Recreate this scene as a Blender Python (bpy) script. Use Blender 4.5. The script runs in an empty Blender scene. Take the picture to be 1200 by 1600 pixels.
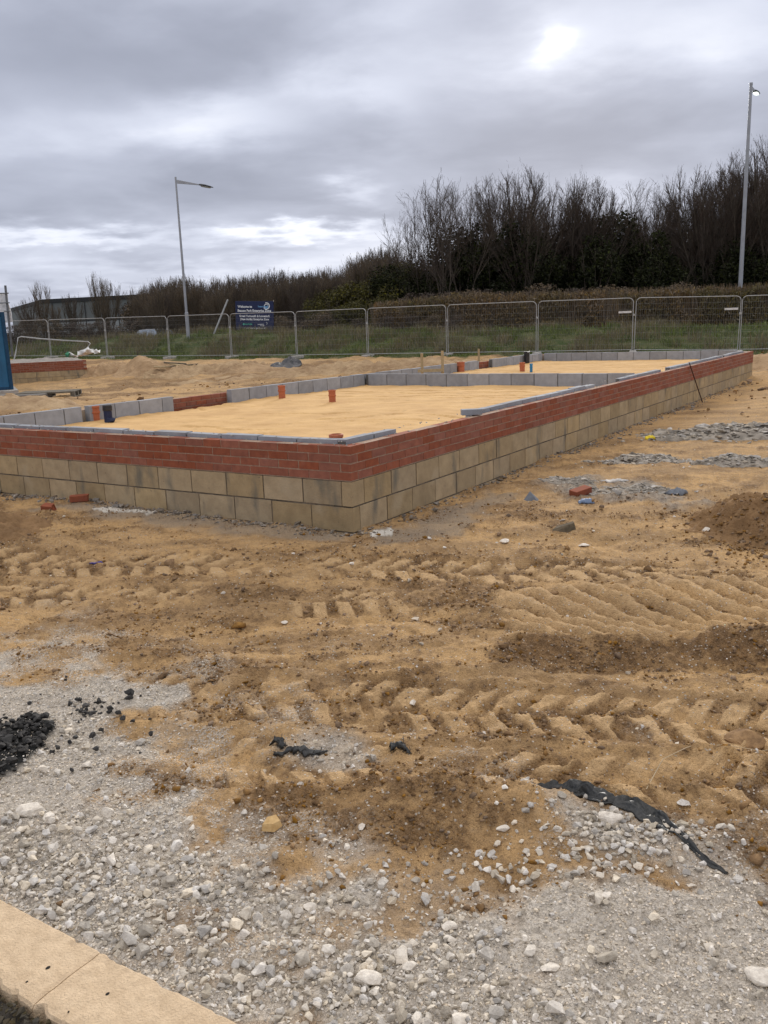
import bpy, math, random
import numpy as np
from mathutils import Vector, Matrix
S = bpy.context.scene
COL = S.collection
RNG = np.random.default_rng(7)
random.seed(7)

# ------------------------------------------------------------------ camera model (measured from the photograph)
FPX, PITCH, ROLL, CAMH = 1346.3, 0.2114, -0.0366, 1.7125
_F = np.array([0, math.cos(PITCH), -math.sin(PITCH)]); _R0 = np.array([1., 0, 0]); _U0 = np.cross(_R0, _F)
_R = math.cos(ROLL)*_R0 + math.sin(ROLL)*_U0; _U = -math.sin(ROLL)*_R0 + math.cos(ROLL)*_U0
def ray(x, y): return _F + _R*(x-600)/FPX - _U*(y-800)/FPX
def at(x, y, z=0.0):
    d = ray(x, y); t = (z-CAMH)/d[2]; return np.array([d[0]*t, d[1]*t, z])
def atd(x, y, Y):
    d = ray(x, y); return d*Y/d[1] + np.array([0, 0, CAMH])
def ground_at(x, y):          # where the sight line meets the terrain
    z = 0.0
    for _ in range(30):
        p = at(x, y, z); z = .5*z + .5*float(gbase(np.array([p[0]]), np.array([p[1]]))[0])
    return at(x, y, z)

C0 = np.array([-0.2656, 7.1817]); BD = np.array([0.53919, 0.84219]); AD = np.array([-0.84219, 0.53919])
BANG = math.atan2(BD[1], BD[0])
def uvw(x, y): return (x-C0[0])*BD[0]+(y-C0[1])*BD[1], (x-C0[0])*AD[0]+(y-C0[1])*AD[1]
def UV(u, v, z=0): return np.array([C0[0]+u*BD[0]+v*AD[0], C0[1]+u*BD[1]+v*AD[1], z])

# ------------------------------------------------------------------ noise in numpy
def _h(ix, iy, s):
    n = (ix.astype(np.int64)*374761393 + iy.astype(np.int64)*668265263 + s*1442695041) & 0x7fffffff
    n = ((n ^ (n >> 13))*1274126177) & 0x7fffffff
    n = ((n ^ (n >> 16))*60493) & 0x7fffffff
    return (n & 0xffff)/65535.0
def vnoise(x, y, s=0):
    ix = np.floor(x); iy = np.floor(y); fx = x-ix; fy = y-iy
    fx = fx*fx*fx*(fx*(fx*6-15)+10); fy = fy*fy*fy*(fy*(fy*6-15)+10)
    a = _h(ix, iy, s); b = _h(ix+1, iy, s); c = _h(ix, iy+1, s); d = _h(ix+1, iy+1, s)
    return (a*(1-fx)+b*fx)*(1-fy)+(c*(1-fx)+d*fx)*fy*1.0 - .5
def fbm(x, y, sc, o=4, s=0, g=.5):
    r = 0; a = 1.
    for k in range(o):
        ca, sa = math.cos(.7*k+.3), math.sin(.7*k+.3)
        r = r + a*vnoise((x*ca-y*sa)*sc+17.3*k, (x*sa+y*ca)*sc-9.1*k, s+k*13); sc *= 2.03; a *= g
    return r
def billow(x, y, sc, o=3, s=0):
    r = 0; a = 1.
    for k in range(o):
        r = r + a*(1-np.abs(vnoise(x*sc+5.1*k, y*sc+2.7*k, s+k*7))*4)*.5; sc *= 2.1; a *= .5
    return r
def sst(a, b, x):
    t = np.clip((x-a)/(b-a), 0, 1); return t*t*(3-2*t)
def polydist(X, Y, pts):      # signed distance, positive inside
    P = np.array([p[:2] for p in pts]); n = len(P)
    d = np.full(X.shape, 1e9); ins = np.zeros(X.shape, bool)
    for i in range(n):
        a = P[i]; b = P[(i+1) % n]; e = b-a
        wx = X-a[0]; wy = Y-a[1]
        t = np.clip((wx*e[0]+wy*e[1])/(e@e), 0, 1)
        d = np.minimum(d, np.hypot(wx-e[0]*t, wy-e[1]*t))
        c = ((a[1] > Y) != (b[1] > Y)) & (X < (b[0]-a[0])*(Y-a[1])/((b[1]-a[1]) or 1e-9)+a[0])
        ins ^= c
    return np.where(ins, d, -d)
def ppoly(*pp): return [at(x, y, 0) for x, y in pp]

# ------------------------------------------------------------------ fence line and large terrain
FENCE = []
for xm, yt, yb in [(60, 500, 557), (167, 497, 556), (264, 494, 556), (361, 490.5, 555), (463, 487, 554.5), (574, 482, 553), (698, 476.5, 551),
                   (838, 471, 549), (988, 465.5, 546.5), (1153, 462.5, 546)]:
    lo, hi = 3., 200.
    for _ in range(50):
        m = (lo+hi)/2; a = atd(xm+1, yb, m); d = a+np.array([0, 0, 1.8-CAMH])
        q = 800-FPX*(d@_U)/(d@_F)
        if q < yt: lo = m
        else: hi = m
    FENCE.append(atd(xm+1, yb, lo))
FENCE[0] = FENCE[1] + (FENCE[1]-FENCE[2])*1.0
FENCE.insert(0, FENCE[0]+(FENCE[1]-FENCE[2])*1.0)
FENCE.append(FENCE[-1]+np.array([3.35, -.95, -.03])); FENCE.append(FENCE[-1]+np.array([3.35, -.95, -.03]))
FP = np.array(FENCE)
_fx = FP[:, 0]; _fy = FP[:, 1]; _fz = FP[:, 2]-.13
def fline(x):
    y = np.interp(x, _fx, _fy); y = np.where(x < _fx[0], _fy[0]-(x-_fx[0])*.5, y); y = np.where(x > _fx[-1], _fy[-1]-(x-_fx[-1])*.3, y)
    return y, np.interp(x, _fx, _fz)
def gbase(x, y):
    fy, fz = fline(x)
    front = fz*sst(11, 0, fy-y)                                     # rises gently to the fence
    t = y-fy
    crest = np.interp(x, [-30, -14, -8, 0, 6, 14, 30], [1.50, 1.60, 1.66, 1.36, 1.26, 1.12, 1.1])
    up = fz+(crest-fz)*sst(.3, 5.6, t)
    back = np.interp(x, [-60, -20, -6, 2, 60], [.70, .72, .75, 1.2, 1.1])
    z = np.where(t < 0, front, up)
    z = np.where(t > 6.5, crest+(back-crest)*sst(6.5, 14, t), z)
    return z + (fbm(x, y, .35, 3, 5)*.25)*sst(.5, 4, t)*sst(60, 12, t)

# near-field masks
P_GRAV = ppoly((-300, 1005), (0, 1000), (120, 1040), (210, 1090), (270, 1150), (300, 1210), (345, 1300), (430, 1325), (560, 1335), (700, 1345), (830, 1350),
               (900, 1330), (800, 1255), (850, 1235), (960, 1262), (1060, 1310), (1130, 1370), (1230, 1400), (1500, 1450), (1700, 1700), (600, 2300), (-700, 2000))
P_GR2 = ppoly((420, 1165), (470, 1150), (580, 1155), (620, 1190), (560, 1205), (450, 1195))
P_BLACK = ppoly((-160, 1120), (0, 1135), (45, 1130), (75, 1142), (62, 1160), (42, 1180), (34, 1205), (5, 1232), (-160, 1290))
P_BLK2 = ppoly((110, 1095), (180, 1105), (170, 1120), (120, 1120))
P_DARK = [ppoly((600, 900), (740, 890), (810, 920), (840, 975), (960, 1003), (1230, 985), (1300, 1030), (1240, 1068), (1060, 1058), (900, 1030), (790, 1010), (700, 985), (600, 950)),
          ppoly((300, 925), (420, 915), (600, 935), (560, 960), (420, 965), (330, 950)),
          ppoly((350, 1230), (520, 1215), (660, 1220), (850, 1255), (880, 1310), (820, 1345), (600, 1340), (440, 1330), (370, 1295)),
          ppoly((1000, 1210), (1250, 1230), (1300, 1400), (1180, 1395), (1090, 1330), (1020, 1270)),
          ppoly((380, 1115), (560, 1125), (900, 1130), (1230, 1180), (1230, 1215), (860, 1190), (560, 1150), (400, 1145)),
          ppoly((0, 790), (30, 800), (60, 860), (20, 910), (-200, 930), (-200, 800)),
          ppoly((300, 858), (500, 850), (820, 862), (1080, 880), (1250, 890), (1250, 915), (900, 905), (560, 880), (320, 885)),
          ppoly((1010, 900), (1200, 905), (1260, 940), (1120, 950)),
          ppoly((330, 990), (560, 985), (700, 1000), (650, 1030), (420, 1035))]
P_PALE = [ppoly((560, 838), (640, 822), (760, 770), (800, 775), (720, 830), (640, 850), (585, 855)), ppoly((70, 790), (260, 790), (420, 820), (540, 832), (530, 845), (380, 840), (200, 812), (60, 800))]
P_SPILL = [ppoly((578, 833), (590, 828), (612, 827), (611, 834), (590, 838), (580, 838)), ppoly((140, 797), (180, 795), (245, 800), (240, 806), (170, 803), (142, 800))]
P_RUB = [ppoly((930, 760), (990, 752), (1060, 765), (1075, 785), (1010, 790), (950, 785)), ppoly((860, 760), (925, 750), (940, 770), (880, 775))]
def near_fields(x, y):
    n1 = fbm(x, y, 3.2, 5, 3); n2 = fbm(x, y, 1.1, 3, 9); n3 = fbm(x, y, 11, 3, 31)
    grav = sst(-.10, .10, polydist(x, y, P_GRAV)+n1*(.30+.5*sst(-.6, -1.4, x))+n3*.10-.03)
    grav = grav*(1-.75*sst(.16, .34, fbm(x, y, 1.6, 4, 150)))
    grav = np.maximum(grav, .75*sst(-.05, .08, polydist(x, y, P_GR2)+n1*.20))
    # lesser grey grit mixed into the sand close to the gravel
    grit = sst(-.8, .1, polydist(x, y, P_GRAV)+n1*.9)*sst(.04, .30, fbm(x, y, 4, 5, 77)+.05+.22*sst(0, -1.2, x))
    dark = 0
    for i_, P in enumerate(P_DARK):
        dark = np.maximum(dark, (1, .45, 1, 1, .6, 1, .45, .7, .4)[i_]*sst(-.10, .12, polydist(x, y, P)+n1*.34+n3*.12))
    dark = .92*np.clip(dark*(.35+.65*sst(-.28, -.02, fbm(x, y*1.5, 6, 4, 43))) + .55*sst(.12, .30, fbm(x+.21*y, y*2.2, 1.7, 5, 41)) + .45*sst(.14, .28, fbm(x, y*2.2, 4.5, 5, 42)), 0, 1)
    blk = np.maximum(sst(-.04, .04, polydist(x, y, P_BLACK)+n1*.10+n3*.08), .22*sst(-.05, .05, polydist(x, y, P_BLK2)+n1*.12))
    pale = 0
    for P in P_PALE: pale = np.maximum(pale, .8*sst(-.08, .12, polydist(x, y, P)+n1*.25))
    for P in P_SPILL: pale = np.maximum(pale, 2*sst(-.01, .015, polydist(x, y, P)+n3*.04+n1*.03))
    rub = 0
    for P in P_RUB: rub = np.maximum(rub, sst(-.2, .12, polydist(x, y, P)+n1*.5))
    grit = grit*(1-.75*dark*sst(-1.0, -.5, x))
    return grav, grit, dark, blk, pale, rub
def lugs(x, y, x0, y0, slope, half, per, slant, s, phase=0):
    """tyre print: pressed band with two rows of slanting lug marks. returns (height, inside)"""
    L = math.hypot(1, slope); a = ((x-x0)+(y-y0)*slope)/L; b = (-(x-x0)*slope+(y-y0))/L
    a = a + fbm(x, y, 1.4, 2, s)*.12 + fbm(x, y, 9, 3, s+5)*.022; b = b + fbm(x, y, .9, 2, s+3)*.08 + fbm(x, y, 8, 3, s+6)*.02
    ins = sst(half+.05, half-.03, np.abs(b))
    row = np.where(b > 0, 1, -1)
    ph = (a*1.0 + row*b*slant + np.where(b > 0, 0, per*.5)+phase)/per
    w = np.abs(ph-np.floor(ph)-.5)*2          # 0..1
    bar = sst(.30, .55, w)
    mid = sst(.015, .05, np.abs(b))*sst(half*.98, half*.80, np.abs(b))
    bar = bar*(.10+.90*mid)*sst(-.44, -.26, fbm(x, y, 4.1, 4, s+9))
    edge = sst(half+.12, half+.02, np.abs(b))*sst(half-.06, half+.02, np.abs(b))
    return (-.026 + (.025+.008*fbm(x, y, 9, 3, s+12))*bar)*ins + .018*edge, ins, bar
TRACKS = [(0., 3.70, -.222, .26, .158, -.50, 50, 0), (0., 6.02, -.20, .30, .20, -.6, 60, .05), (-.6, 3.24, -.17, .17, .15, -.7, 70, .02), (-1.5, 5.55, -.21, .24, .18, -.5, 80, 0.1), (1.6, 2.86, -.2, .22, .16, -.6, 90, 0)]
def gnear(x, y):
    grav, grit, dark, blk, pale, rub = near_fields(x, y)
    z = fbm(x, y, .9, 3, 1)*.06 + fbm(x, y*1.5, 4.0, 4, 2)*.030 - np.clip(fbm(x, y*1.4, 9, 3, 12), 0, 1)*.02
    soft = 1-np.clip(grav*1.0, 0, 1)
    z = z*(.45+.55*soft)
    z += soft*(fbm(x, y*1.2, 18, 4, 4)*.013 + (.35+.65*sst(-.15, .25, fbm(x, y, 1.9, 3, 140)))*billow(x, y*1.25, 15, 3, 141)*.009)
    z += soft*dark*(billow(x, y, 17, 3, 6)*.020+.004) + soft*dark*fbm(x, y, 40, 2, 8)*.008
    z += grav*(fbm(x, y, 30, 3, 11)*.009) + sst(.4, 1, blk)*.02
    trk = 0; barm = 0; gap = 0
    for i, t in enumerate(TRACKS):
        h, ins, bar = lugs(x, y, *t)
        fade = sst(-.16, .12, fbm(x, y, .8, 3, 100+i)+(.10, .30)[i < 2]) if i else .72+.28*sst(-.1, .1, fbm(x, y, 2.5, 3, 100))
        if i == 0: fade = fade*sst(-1.9, -1.1, x)*sst(6, 4.5, x)
        if i == 2: fade = fade*sst(-1.1, -.8, x)*sst(2.6, 1.2, x)
        if i == 3: fade = fade*sst(-4.0, -2.8, x)*sst(.6, -.4, x)
        if i == 4: fade = fade*sst(.9, 1.3, x)
        z += h*fade*(1-.6*grav); trk = np.maximum(trk, ins*fade); barm = np.maximum(barm, bar*ins*fade); gap = np.maximum(gap, (1-bar)*ins*fade)
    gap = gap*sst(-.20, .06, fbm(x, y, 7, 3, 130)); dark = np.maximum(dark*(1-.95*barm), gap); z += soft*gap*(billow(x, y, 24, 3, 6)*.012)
    # long shallow wheel ruts running with the tracks
    L = y+.21*x
    z += soft*(-.02*np.exp(-((L-4.95+.1*n_(x, y))/.14)**2)-.018*np.exp(-((L-7.0)/.2)**2)+.012*np.exp(-((L-4.15)/.10)**2))
    # skidding digger-tyre grooves and the crumbly berm in front of them
    reg = sst(.50, .85, x)*sst(4.28, 4.50, y+.06*x)*sst(5.55, 5.2, y+.05*x)*sst(4.2, 2.6, x)
    q = x-.50*np.clip(5.45-y, 0, 3)**2.1+fbm(x, y, 2, 2, 21)*.08
    w = np.abs((q/.18)-np.floor(q/.18)-.5)*2
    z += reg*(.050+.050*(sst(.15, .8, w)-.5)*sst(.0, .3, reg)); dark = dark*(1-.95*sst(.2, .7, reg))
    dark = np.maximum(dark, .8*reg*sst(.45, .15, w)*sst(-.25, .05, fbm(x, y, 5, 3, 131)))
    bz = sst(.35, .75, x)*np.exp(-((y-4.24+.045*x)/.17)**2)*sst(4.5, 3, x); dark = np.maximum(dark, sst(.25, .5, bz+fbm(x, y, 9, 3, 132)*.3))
    z += .060*sst(.35, .75, x)*np.exp(-((y-4.30+.045*x)/.12)**2)*sst(4.5, 3, x)*(1+fbm(x, y, 5, 3, 23)*1.2)
    for (px_, py_, rx, ry, hh) in [(620, 1265, .42, .16, .055), (770, 1270, .30, .14, .045), (1150, 1270, .35, .3, .05), (460, 950, .6, .15, .03), (700, 940, .4, .2, .05), (30, 860, .5, .3, .09)]:
        c = at(px_, py_); z += hh*np.exp(-((x-c[0])/rx)**2-((y-c[1])/ry)**2)*(1+fbm(x, y, 7, 3, 27)*.9)
    z += rub*(.02+.03*billow(x, y, 9, 3, 29))
    # low kerb bed and the sunken road edge
    u, v = uvw(x, y)
    z = np.where(u < -4.52, z*sst(-4.75, -4.5, u), z)
    z -= .10*sst(-4.70, -4.84, u)
    # the trench-side soil dips a touch at the walls
    return z, dict(grav=grav, grit=grit, dark=dark, blk=blk, pale=pale, rub=rub, trk=trk, bar=barm, groove=reg*sst(.15, .6, w))
def n_(x, y): return fbm(x, y, 1.3, 3, 55)
def gz(x, y):
    x = np.atleast_1d(np.asarray(x, float)); y = np.atleast_1d(np.asarray(y, float))
    r = np.hypot(x, y); z = gbase(x, y)
    near = r < 16
    if near.any():
        zn, _ = gnear(x[near], y[near]); z[near] += zn*sst(16, 11, r[near])
    m = ~near
    if m.any(): z[m] += (fbm(x[m], y[m], .8, 3, 1)*.06+fbm(x[m], y[m], 2.2, 3, 15)*.10*sst(16, 24, r[m]))*sst(60, 30, r[m])
    # flatten against the walls so that the blockwork base stays put
    return z
def gz1(x, y): return float(gz([x], [y])[0])

# ------------------------------------------------------------------ materials
MATS = {}
def mat(name, col, rough=.9, var=.15, scale=8., bump=.0, bscale=40., metal=0., col2=None, island=0., spec=.3, detail=6, dist=.01, hue=None):
    m = bpy.data.materials.new(name); m.use_nodes = True; nt = m.node_tree; N = nt.nodes; Lk = nt.links
    b = N['Principled BSDF']; b.inputs['Roughness'].default_value = rough; b.inputs['Metallic'].default_value = metal
    b.inputs['Specular IOR Level'].default_value = spec
    tc = N.new('ShaderNodeTexCoord'); nz = N.new('ShaderNodeTexNoise'); nz.inputs['Scale'].default_value = scale; nz.inputs['Detail'].default_value = detail
    nz.inputs['Roughness'].default_value = .62
    Lk.new(tc.outputs['Object'], nz.inputs['Vector'])
    mx = N.new('ShaderNodeMix'); mx.data_type = 'RGBA'
    c2 = col2 if col2 else tuple(c*(1-var*1.6) for c in col)
    c1 = col if col2 else tuple(min(1, c*(1+var)) for c in col)
    mx.inputs[6].default_value = (*c1, 1); mx.inputs[7].default_value = (*c2, 1)
    mr = N.new('ShaderNodeMapRange'); mr.inputs[1].default_value = .35; mr.inputs[2].default_value = .65
    Lk.new(nz.outputs['Fac'], mr.inputs[0]); Lk.new(mr.outputs[0], mx.inputs[0])
    out = mx.outputs[2]
    if island:
        g = N.new('ShaderNodeNewGeometry'); hs = N.new('ShaderNodeHueSaturation')
        r1 = N.new('ShaderNodeMapRange'); r1.inputs[3].default_value = 1-island; r1.inputs[4].default_value = 1+island
        Lk.new(g.outputs['Random Per Island'], r1.inputs[0]); Lk.new(r1.outputs[0], hs.inputs['Value'])
        wn = N.new('ShaderNodeTexWhiteNoise'); wn.noise_dimensions = '1D'; Lk.new(g.outputs['Random Per Island'], wn.inputs['W'])
        r2 = N.new('ShaderNodeMapRange'); r2.inputs[3].default_value = 1-(hue or island*1.3); r2.inputs[4].default_value = 1+(hue or island*1.3)
        Lk.new(wn.outputs['Value'], r2.inputs[0]); Lk.new(r2.outputs[0], hs.inputs['Saturation'])
        Lk.new(out, hs.inputs['Color']); out = hs.outputs[0]
    Lk.new(out, b.inputs['Base Color'])
    if bump:
        n2 = N.new('ShaderNodeTexNoise'); n2.inputs['Scale'].default_value = bscale; n2.inputs['Detail'].default_value = 5
        Lk.new(tc.outputs['Object'], n2.inputs['Vector'])
        bp = N.new('ShaderNodeBump'); bp.inputs['Strength'].default_value = bump; bp.inputs['Distance'].default_value = dist
        Lk.new(n2.outputs['Fac'], bp.inputs['Height']); Lk.new(bp.outputs[0], b.inputs['Normal'])
    MATS[name] = m
    return m

# ------------------------------------------------------------------ object helpers
def tag(o, label=None, cat=None, group=None, kind=None):
    if label: o['label'] = label
    if cat: o['category'] = cat
    if group: o['group'] = group
    if kind: o['kind'] = kind
    return o
def empty(name, loc=(0, 0, 0), rz=0, **k):
    o = bpy.data.objects.new(name, None); COL.objects.link(o); o.location = tuple(loc); o.rotation_euler = (0, 0, rz); o.empty_display_size = .2
    return tag(o, **k)
def mesh_np(name, V, Fc, m, parent=None, smooth=False, loc=None, link=True):
    """V (n,3), Fc (k,3|4) arrays"""
    V = np.asarray(V, np.float32); Fc = np.asarray(Fc, np.int32); k = Fc.shape[1]
    me = bpy.data.meshes.new(name); me.vertices.add(len(V)); me.vertices.foreach_set('co', V.ravel())
    me.loops.add(Fc.size); me.loops.foreach_set('vertex_index', Fc.ravel())
    me.polygons.add(len(Fc)); me.polygons.foreach_set('loop_start', np.arange(0, Fc.size, k, dtype=np.int32))
    me.polygons.foreach_set('loop_total', np.full(len(Fc), k, np.int32))
    me.polygons.foreach_set('use_smooth', np.full(len(Fc), smooth, bool))
    me.update(calc_edges=True)
    if m: me.materials.append(m)
    o = bpy.data.objects.new(name, me); COL.objects.link(o)
    if parent: o.parent = parent
    if loc is not None: o.location = tuple(loc)
    return o
class MB:
    """collects polygons of one mesh"""
    def __init__(s): s.v = []; s.f = []
    def add(s, V, Fc):
        n = len(s.v); s.v += [tuple(map(float, p)) for p in V]; s.f += [tuple(i+n for i in q) for q in Fc]; return s
    def box(s, x0, x1, y0, y1, z0, z1, j=0):
        V = [(x, y, z) for z in (z0, z1) for y in (y0, y1) for x in (x0, x1)]
        if j: V = [tuple(c+random.uniform(-j, j) for c in p) for p in V]
        return s.add(V, [(0, 2, 3, 1), (4, 5, 7, 6), (0, 1, 5, 4), (2, 6, 7, 3), (0, 4, 6, 2), (1, 3, 7, 5)])
    def bbox(s, x0, x1, y0, y1, z0, z1, b=.01):
        """box with chamfered edges"""
        X = (x0, x1); Y = (y0, y1); Z = (z0, z1); V = []; idx = {}
        for i in (0, 1):
            for j in (0, 1):
                for k in (0, 1):
                    sx, sy, sz = (1, -1)[i], (1, -1)[j], (1, -1)[k]
                    for a in range(3):
                        p = [X[i]+sx*b, Y[j]+sy*b, Z[k]+sz*b]; p[a] = (X[i], Y[j], Z[k])[a]
                        idx[i, j, k, a] = len(V); V.append(p)
        Fc = []
        for i in (0, 1): Fc.append([idx[i, j, k, 0] for j, k in ((0, 0), (1, 0), (1, 1), (0, 1))][::(-1 if i == 0 else 1)])
        for j in (0, 1): Fc.append([idx[i, j, k, 1] for i, k in ((0, 0), (1, 0), (1, 1), (0, 1))][::(1 if j == 0 else -1)])
        for k in (0, 1): Fc.append([idx[i, j, k, 2] for i, j in ((0, 0), (1, 0), (1, 1), (0, 1))][::(-1 if k == 0 else 1)])
        for j in (0, 1):
            for k in (0, 1): Fc.append([idx[0, j, k, 1], idx[1, j, k, 1], idx[1, j, k, 2], idx[0, j, k, 2]])
        for i in (0, 1):
            for k in (0, 1): Fc.append([idx[i, 0, k, 0], idx[i, 1, k, 0], idx[i, 1, k, 2], idx[i, 0, k, 2]])
            for j in (0, 1): Fc.append([idx[i, j, 0, 0], idx[i, j, 1, 0], idx[i, j, 1, 1], idx[i, j, 0, 1]])
        for i in (0, 1):
            for j in (0, 1):
                for k in (0, 1): Fc.append([idx[i, j, k, 0], idx[i, j, k, 1], idx[i, j, k, 2]])
        return s.add(V, Fc)
    def tube(s, pts, r, n=6, cap=True):
        pts = [np.asarray(p, float) for p in pts]; rs = r if hasattr(r, '__len__') else [r]*len(pts)
        V = []
        for i, p in enumerate(pts):
            d = pts[min(i+1, len(pts)-1)]-pts[max(i-1, 0)]; d = d/(np.linalg.norm(d)+1e-9)
            a = np.cross(d, [0, 0, 1.] if abs(d[2]) < .9 else [1., 0, 0]); a /= np.linalg.norm(a); b = np.cross(d, a)
            for k in range(n):
                t = 2*math.pi*k/n; V.append(p+rs[i]*(a*math.cos(t)+b*math.sin(t)))
        Fc = [(i*n+k, i*n+(k+1) % n, (i+1)*n+(k+1) % n, (i+1)*n+k) for i in range(len(pts)-1) for k in range(n)]
        if cap: Fc += [tuple(range(n))[::-1], tuple(range((len(pts)-1)*n, len(pts)*n))]
        return s.add(V, Fc)
    def lathe(s, prof, c=(0, 0, 0), n=20, M=None):
        V = []
        for r, z in prof:
            for k in range(n):
                t = 2*math.pi*k/n; p = np.array([r*math.cos(t), r*math.sin(t), z])
                if M is not None: p = M@p
                V.append(p+np.asarray(c))
        m = len(prof)
        Fc = [(i*n+k, i*n+(k+1) % n, (i+1)*n+(k+1) % n, (i+1)*n+k) for i in range(m-1) for k in range(n)]
        return s.add(V, Fc)
    def prism(s, poly, y0, y1):
        """extrude an outline in x,z along y"""
        n = len(poly); V = [(x, y0, z) for x, z in poly]+[(x, y1, z) for x, z in poly]
        return s.add(V, [tuple(range(n)), tuple(range(n, 2*n))[::-1]]+[(i, n+i, n+(i+1) % n, (i+1) % n) for i in range(n)])
    def build(s, name, m, parent=None, smooth=False, loc=None):
        me = bpy.data.meshes.new(name); me.from_pydata(s.v, [], s.f); me.materials.append(m)
        if smooth: me.polygons.foreach_set('use_smooth', np.full(len(me.polygons), True))
        me.update()
        o = bpy.data.objects.new(name, me); COL.objects.link(o)
        if parent: o.parent = parent
        if loc is not None: o.location = tuple(loc)
        return o
def kids(o): return [c for c in bpy.data.objects if c.parent == o]
def copy_tree(o, parent=None):
    c = o.copy(); COL.objects.link(c); c.parent = parent
    for k in kids(o): copy_tree(k, c)
    return c

# ------------------------------------------------------------------ camera
cd = bpy.data.cameras.new('camera'); cam = bpy.data.objects.new('camera', cd); COL.objects.link(cam)
cam.matrix_world = Matrix([[_R[0], _U[0], -_F[0], 0], [_R[1], _U[1], -_F[1], 0], [_R[2], _U[2], -_F[2], CAMH], [0, 0, 0, 1]])
cd.sensor_fit = 'VERTICAL'; cd.sensor_height = 32; cd.lens = FPX/1600*32; cd.clip_end = 8000; cd.clip_start = .05
S.camera = cam

# ------------------------------------------------------------------ sky and sun
SUN = ray(885, 55); SUN = SUN/np.linalg.norm(SUN)
w = bpy.data.worlds.new('World'); S.world = w; w.use_nodes = True
nt = w.node_tree; N = nt.nodes; Lk = nt.links; bg = N['Background']
def math_(op, a, b=None, clamp=False):
    n = N.new('ShaderNodeMath'); n.operation = op; n.use_clamp = clamp
    for i, v in enumerate((a, b)):
        if v is None: continue
        if isinstance(v, (int, float)): n.inputs[i].default_value = v
        else: Lk.new(v, n.inputs[i])
    return n.outputs[0]
def maprange(v, a, b, c, d, smooth=True):
    n = N.new('ShaderNodeMapRange'); n.interpolation_type = 'SMOOTHSTEP' if smooth else 'LINEAR'
    Lk.new(v, n.inputs[0])
    for i, q in enumerate((a, b, c, d)): n.inputs[i+1].default_value = q
    return n.outputs[0]
tc = N.new('ShaderNodeTexCoord'); sx = N.new('ShaderNodeSeparateXYZ'); Lk.new(tc.outputs['Generated'], sx.inputs[0])
X_, Y_, Z_ = sx.outputs
zz = math_('ADD', math_('MAXIMUM', Z_, 0.0), .13)
cx = N.new('ShaderNodeCombineXYZ'); Lk.new(math_('DIVIDE', X_, zz), cx.inputs[0]); Lk.new(math_('DIVIDE', Y_, zz), cx.inputs[1]); cx.inputs[2].default_value = 1.7
def noise(vec, sc, det=5, rough=.55, dist=0.):
    n = N.new('ShaderNodeTexNoise'); n.inputs['Scale'].default_value = sc; n.inputs['Detail'].default_value = det
    n.inputs['Roughness'].default_value = rough; n.inputs['Distortion'].default_value = dist; Lk.new(vec, n.inputs['Vector']); return n.outputs['Fac']
big = noise(cx.outputs[0], .62, 3, .5, .3); mid = noise(cx.outputs[0], 1.9, 5, .52, .25)
fine = noise(cx.outputs[0], 5.5, 5, .5)
az = math_('ARCTAN2', X_, Y_); el = math_('ARCSINE', Z_)
wob = math_('MULTIPLY', math_('SUBTRACT', mid, .5), .22); wob2 = math_('MULTIPLY', math_('SUBTRACT', fine, .5), .05)
azw = math_('ADD', az, wob); elw = math_('ADD', el, wob2)
def blob(px, py, sa, se, amp, warp=True):
    d = ray(px, py); d = d/np.linalg.norm(d); a = math.atan2(d[0], d[1]); e = math.asin(d[2])
    p = math_('DIVIDE', math_('SUBTRACT', azw if warp else az, a), sa/FPX); q = math_('DIVIDE', math_('SUBTRACT', elw if warp else el, e), se/FPX)
    s = math_('ADD', math_('MULTIPLY', p, p), math_('MULTIPLY', q, q))
    return math_('MULTIPLY', math_('POWER', 2.718, math_('MULTIPLY', s, -1.)), amp)
tot = math_('MULTIPLY', math_('SUBTRACT', big, .5), .8)
tot = math_('ADD', tot, math_('MULTIPLY', math_('SUBTRACT', mid, .5), .52))
tot = math_('ADD', tot, math_('MULTIPLY', math_('SUBTRACT', fine, .5), .07))
for b_ in [(885, 60, 120, 70, .06), (760, 50, 260, 120, .05), (355, 185, 90, 34, .24), (560, 300, 55, 20, .32), (470, 366, 120, 15, .55), (90, 372, 160, 14, .40), (590, 390, 160, 22, .26),
           (760, 235, 120, 24, .06), (620, 180, 60, 60, .12), (420, 430, 300, 22, .28), (60, 430, 200, 30, .16), (1150, 20, 160, 50, .10), (150, 20, 160, 50, .08),
           (330, 85, 300, 70, -.34), (60, 290, 300, 45, -.10), (1000, 180, 280, 60, -.17), (700, 255, 240, 35, -.12), (530, 130, 120, 38, .16), (620, 30, 110, 55, .13), (1060, 60, 150, 40, .10), (260, 265, 220, 40, -.08), (1010, 292, 190, 24, .08), (150, 330, 250, 30, -.08), (900, 330, 260, 60, -.03)]:
    tot = math_('ADD', tot, blob(*b_))
val = math_('ADD', tot, .40, True)
cr = N.new('ShaderNodeValToRGB'); Lk.new(val, cr.inputs[0]); e = cr.color_ramp.elements
e[0].position = 0; e[0].color = (.255, .275, .345, 1); e[1].position = 1; e[1].color = (1.0, 1.0, 1.04, 1)
for p_, c_ in [(.25, (.350, .375, .46)), (.45, (.455, .485, .585)), (.65, (.61, .645, .755)), (.85, (.80, .83, .92))]:
    q_ = e.new(p_); q_.color = (*c_, 1)
sunb = math_('ADD', blob(885, 55, 24, 19, .50, True), blob(885, 58, 70, 45, .14, True))
comb = N.new('ShaderNodeMix'); comb.data_type = 'RGBA'; comb.blend_type = 'ADD'; comb.inputs[0].default_value = 1.
Lk.new(cr.outputs[0], comb.inputs[6]); Lk.new(sunb, comb.inputs[7])
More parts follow.
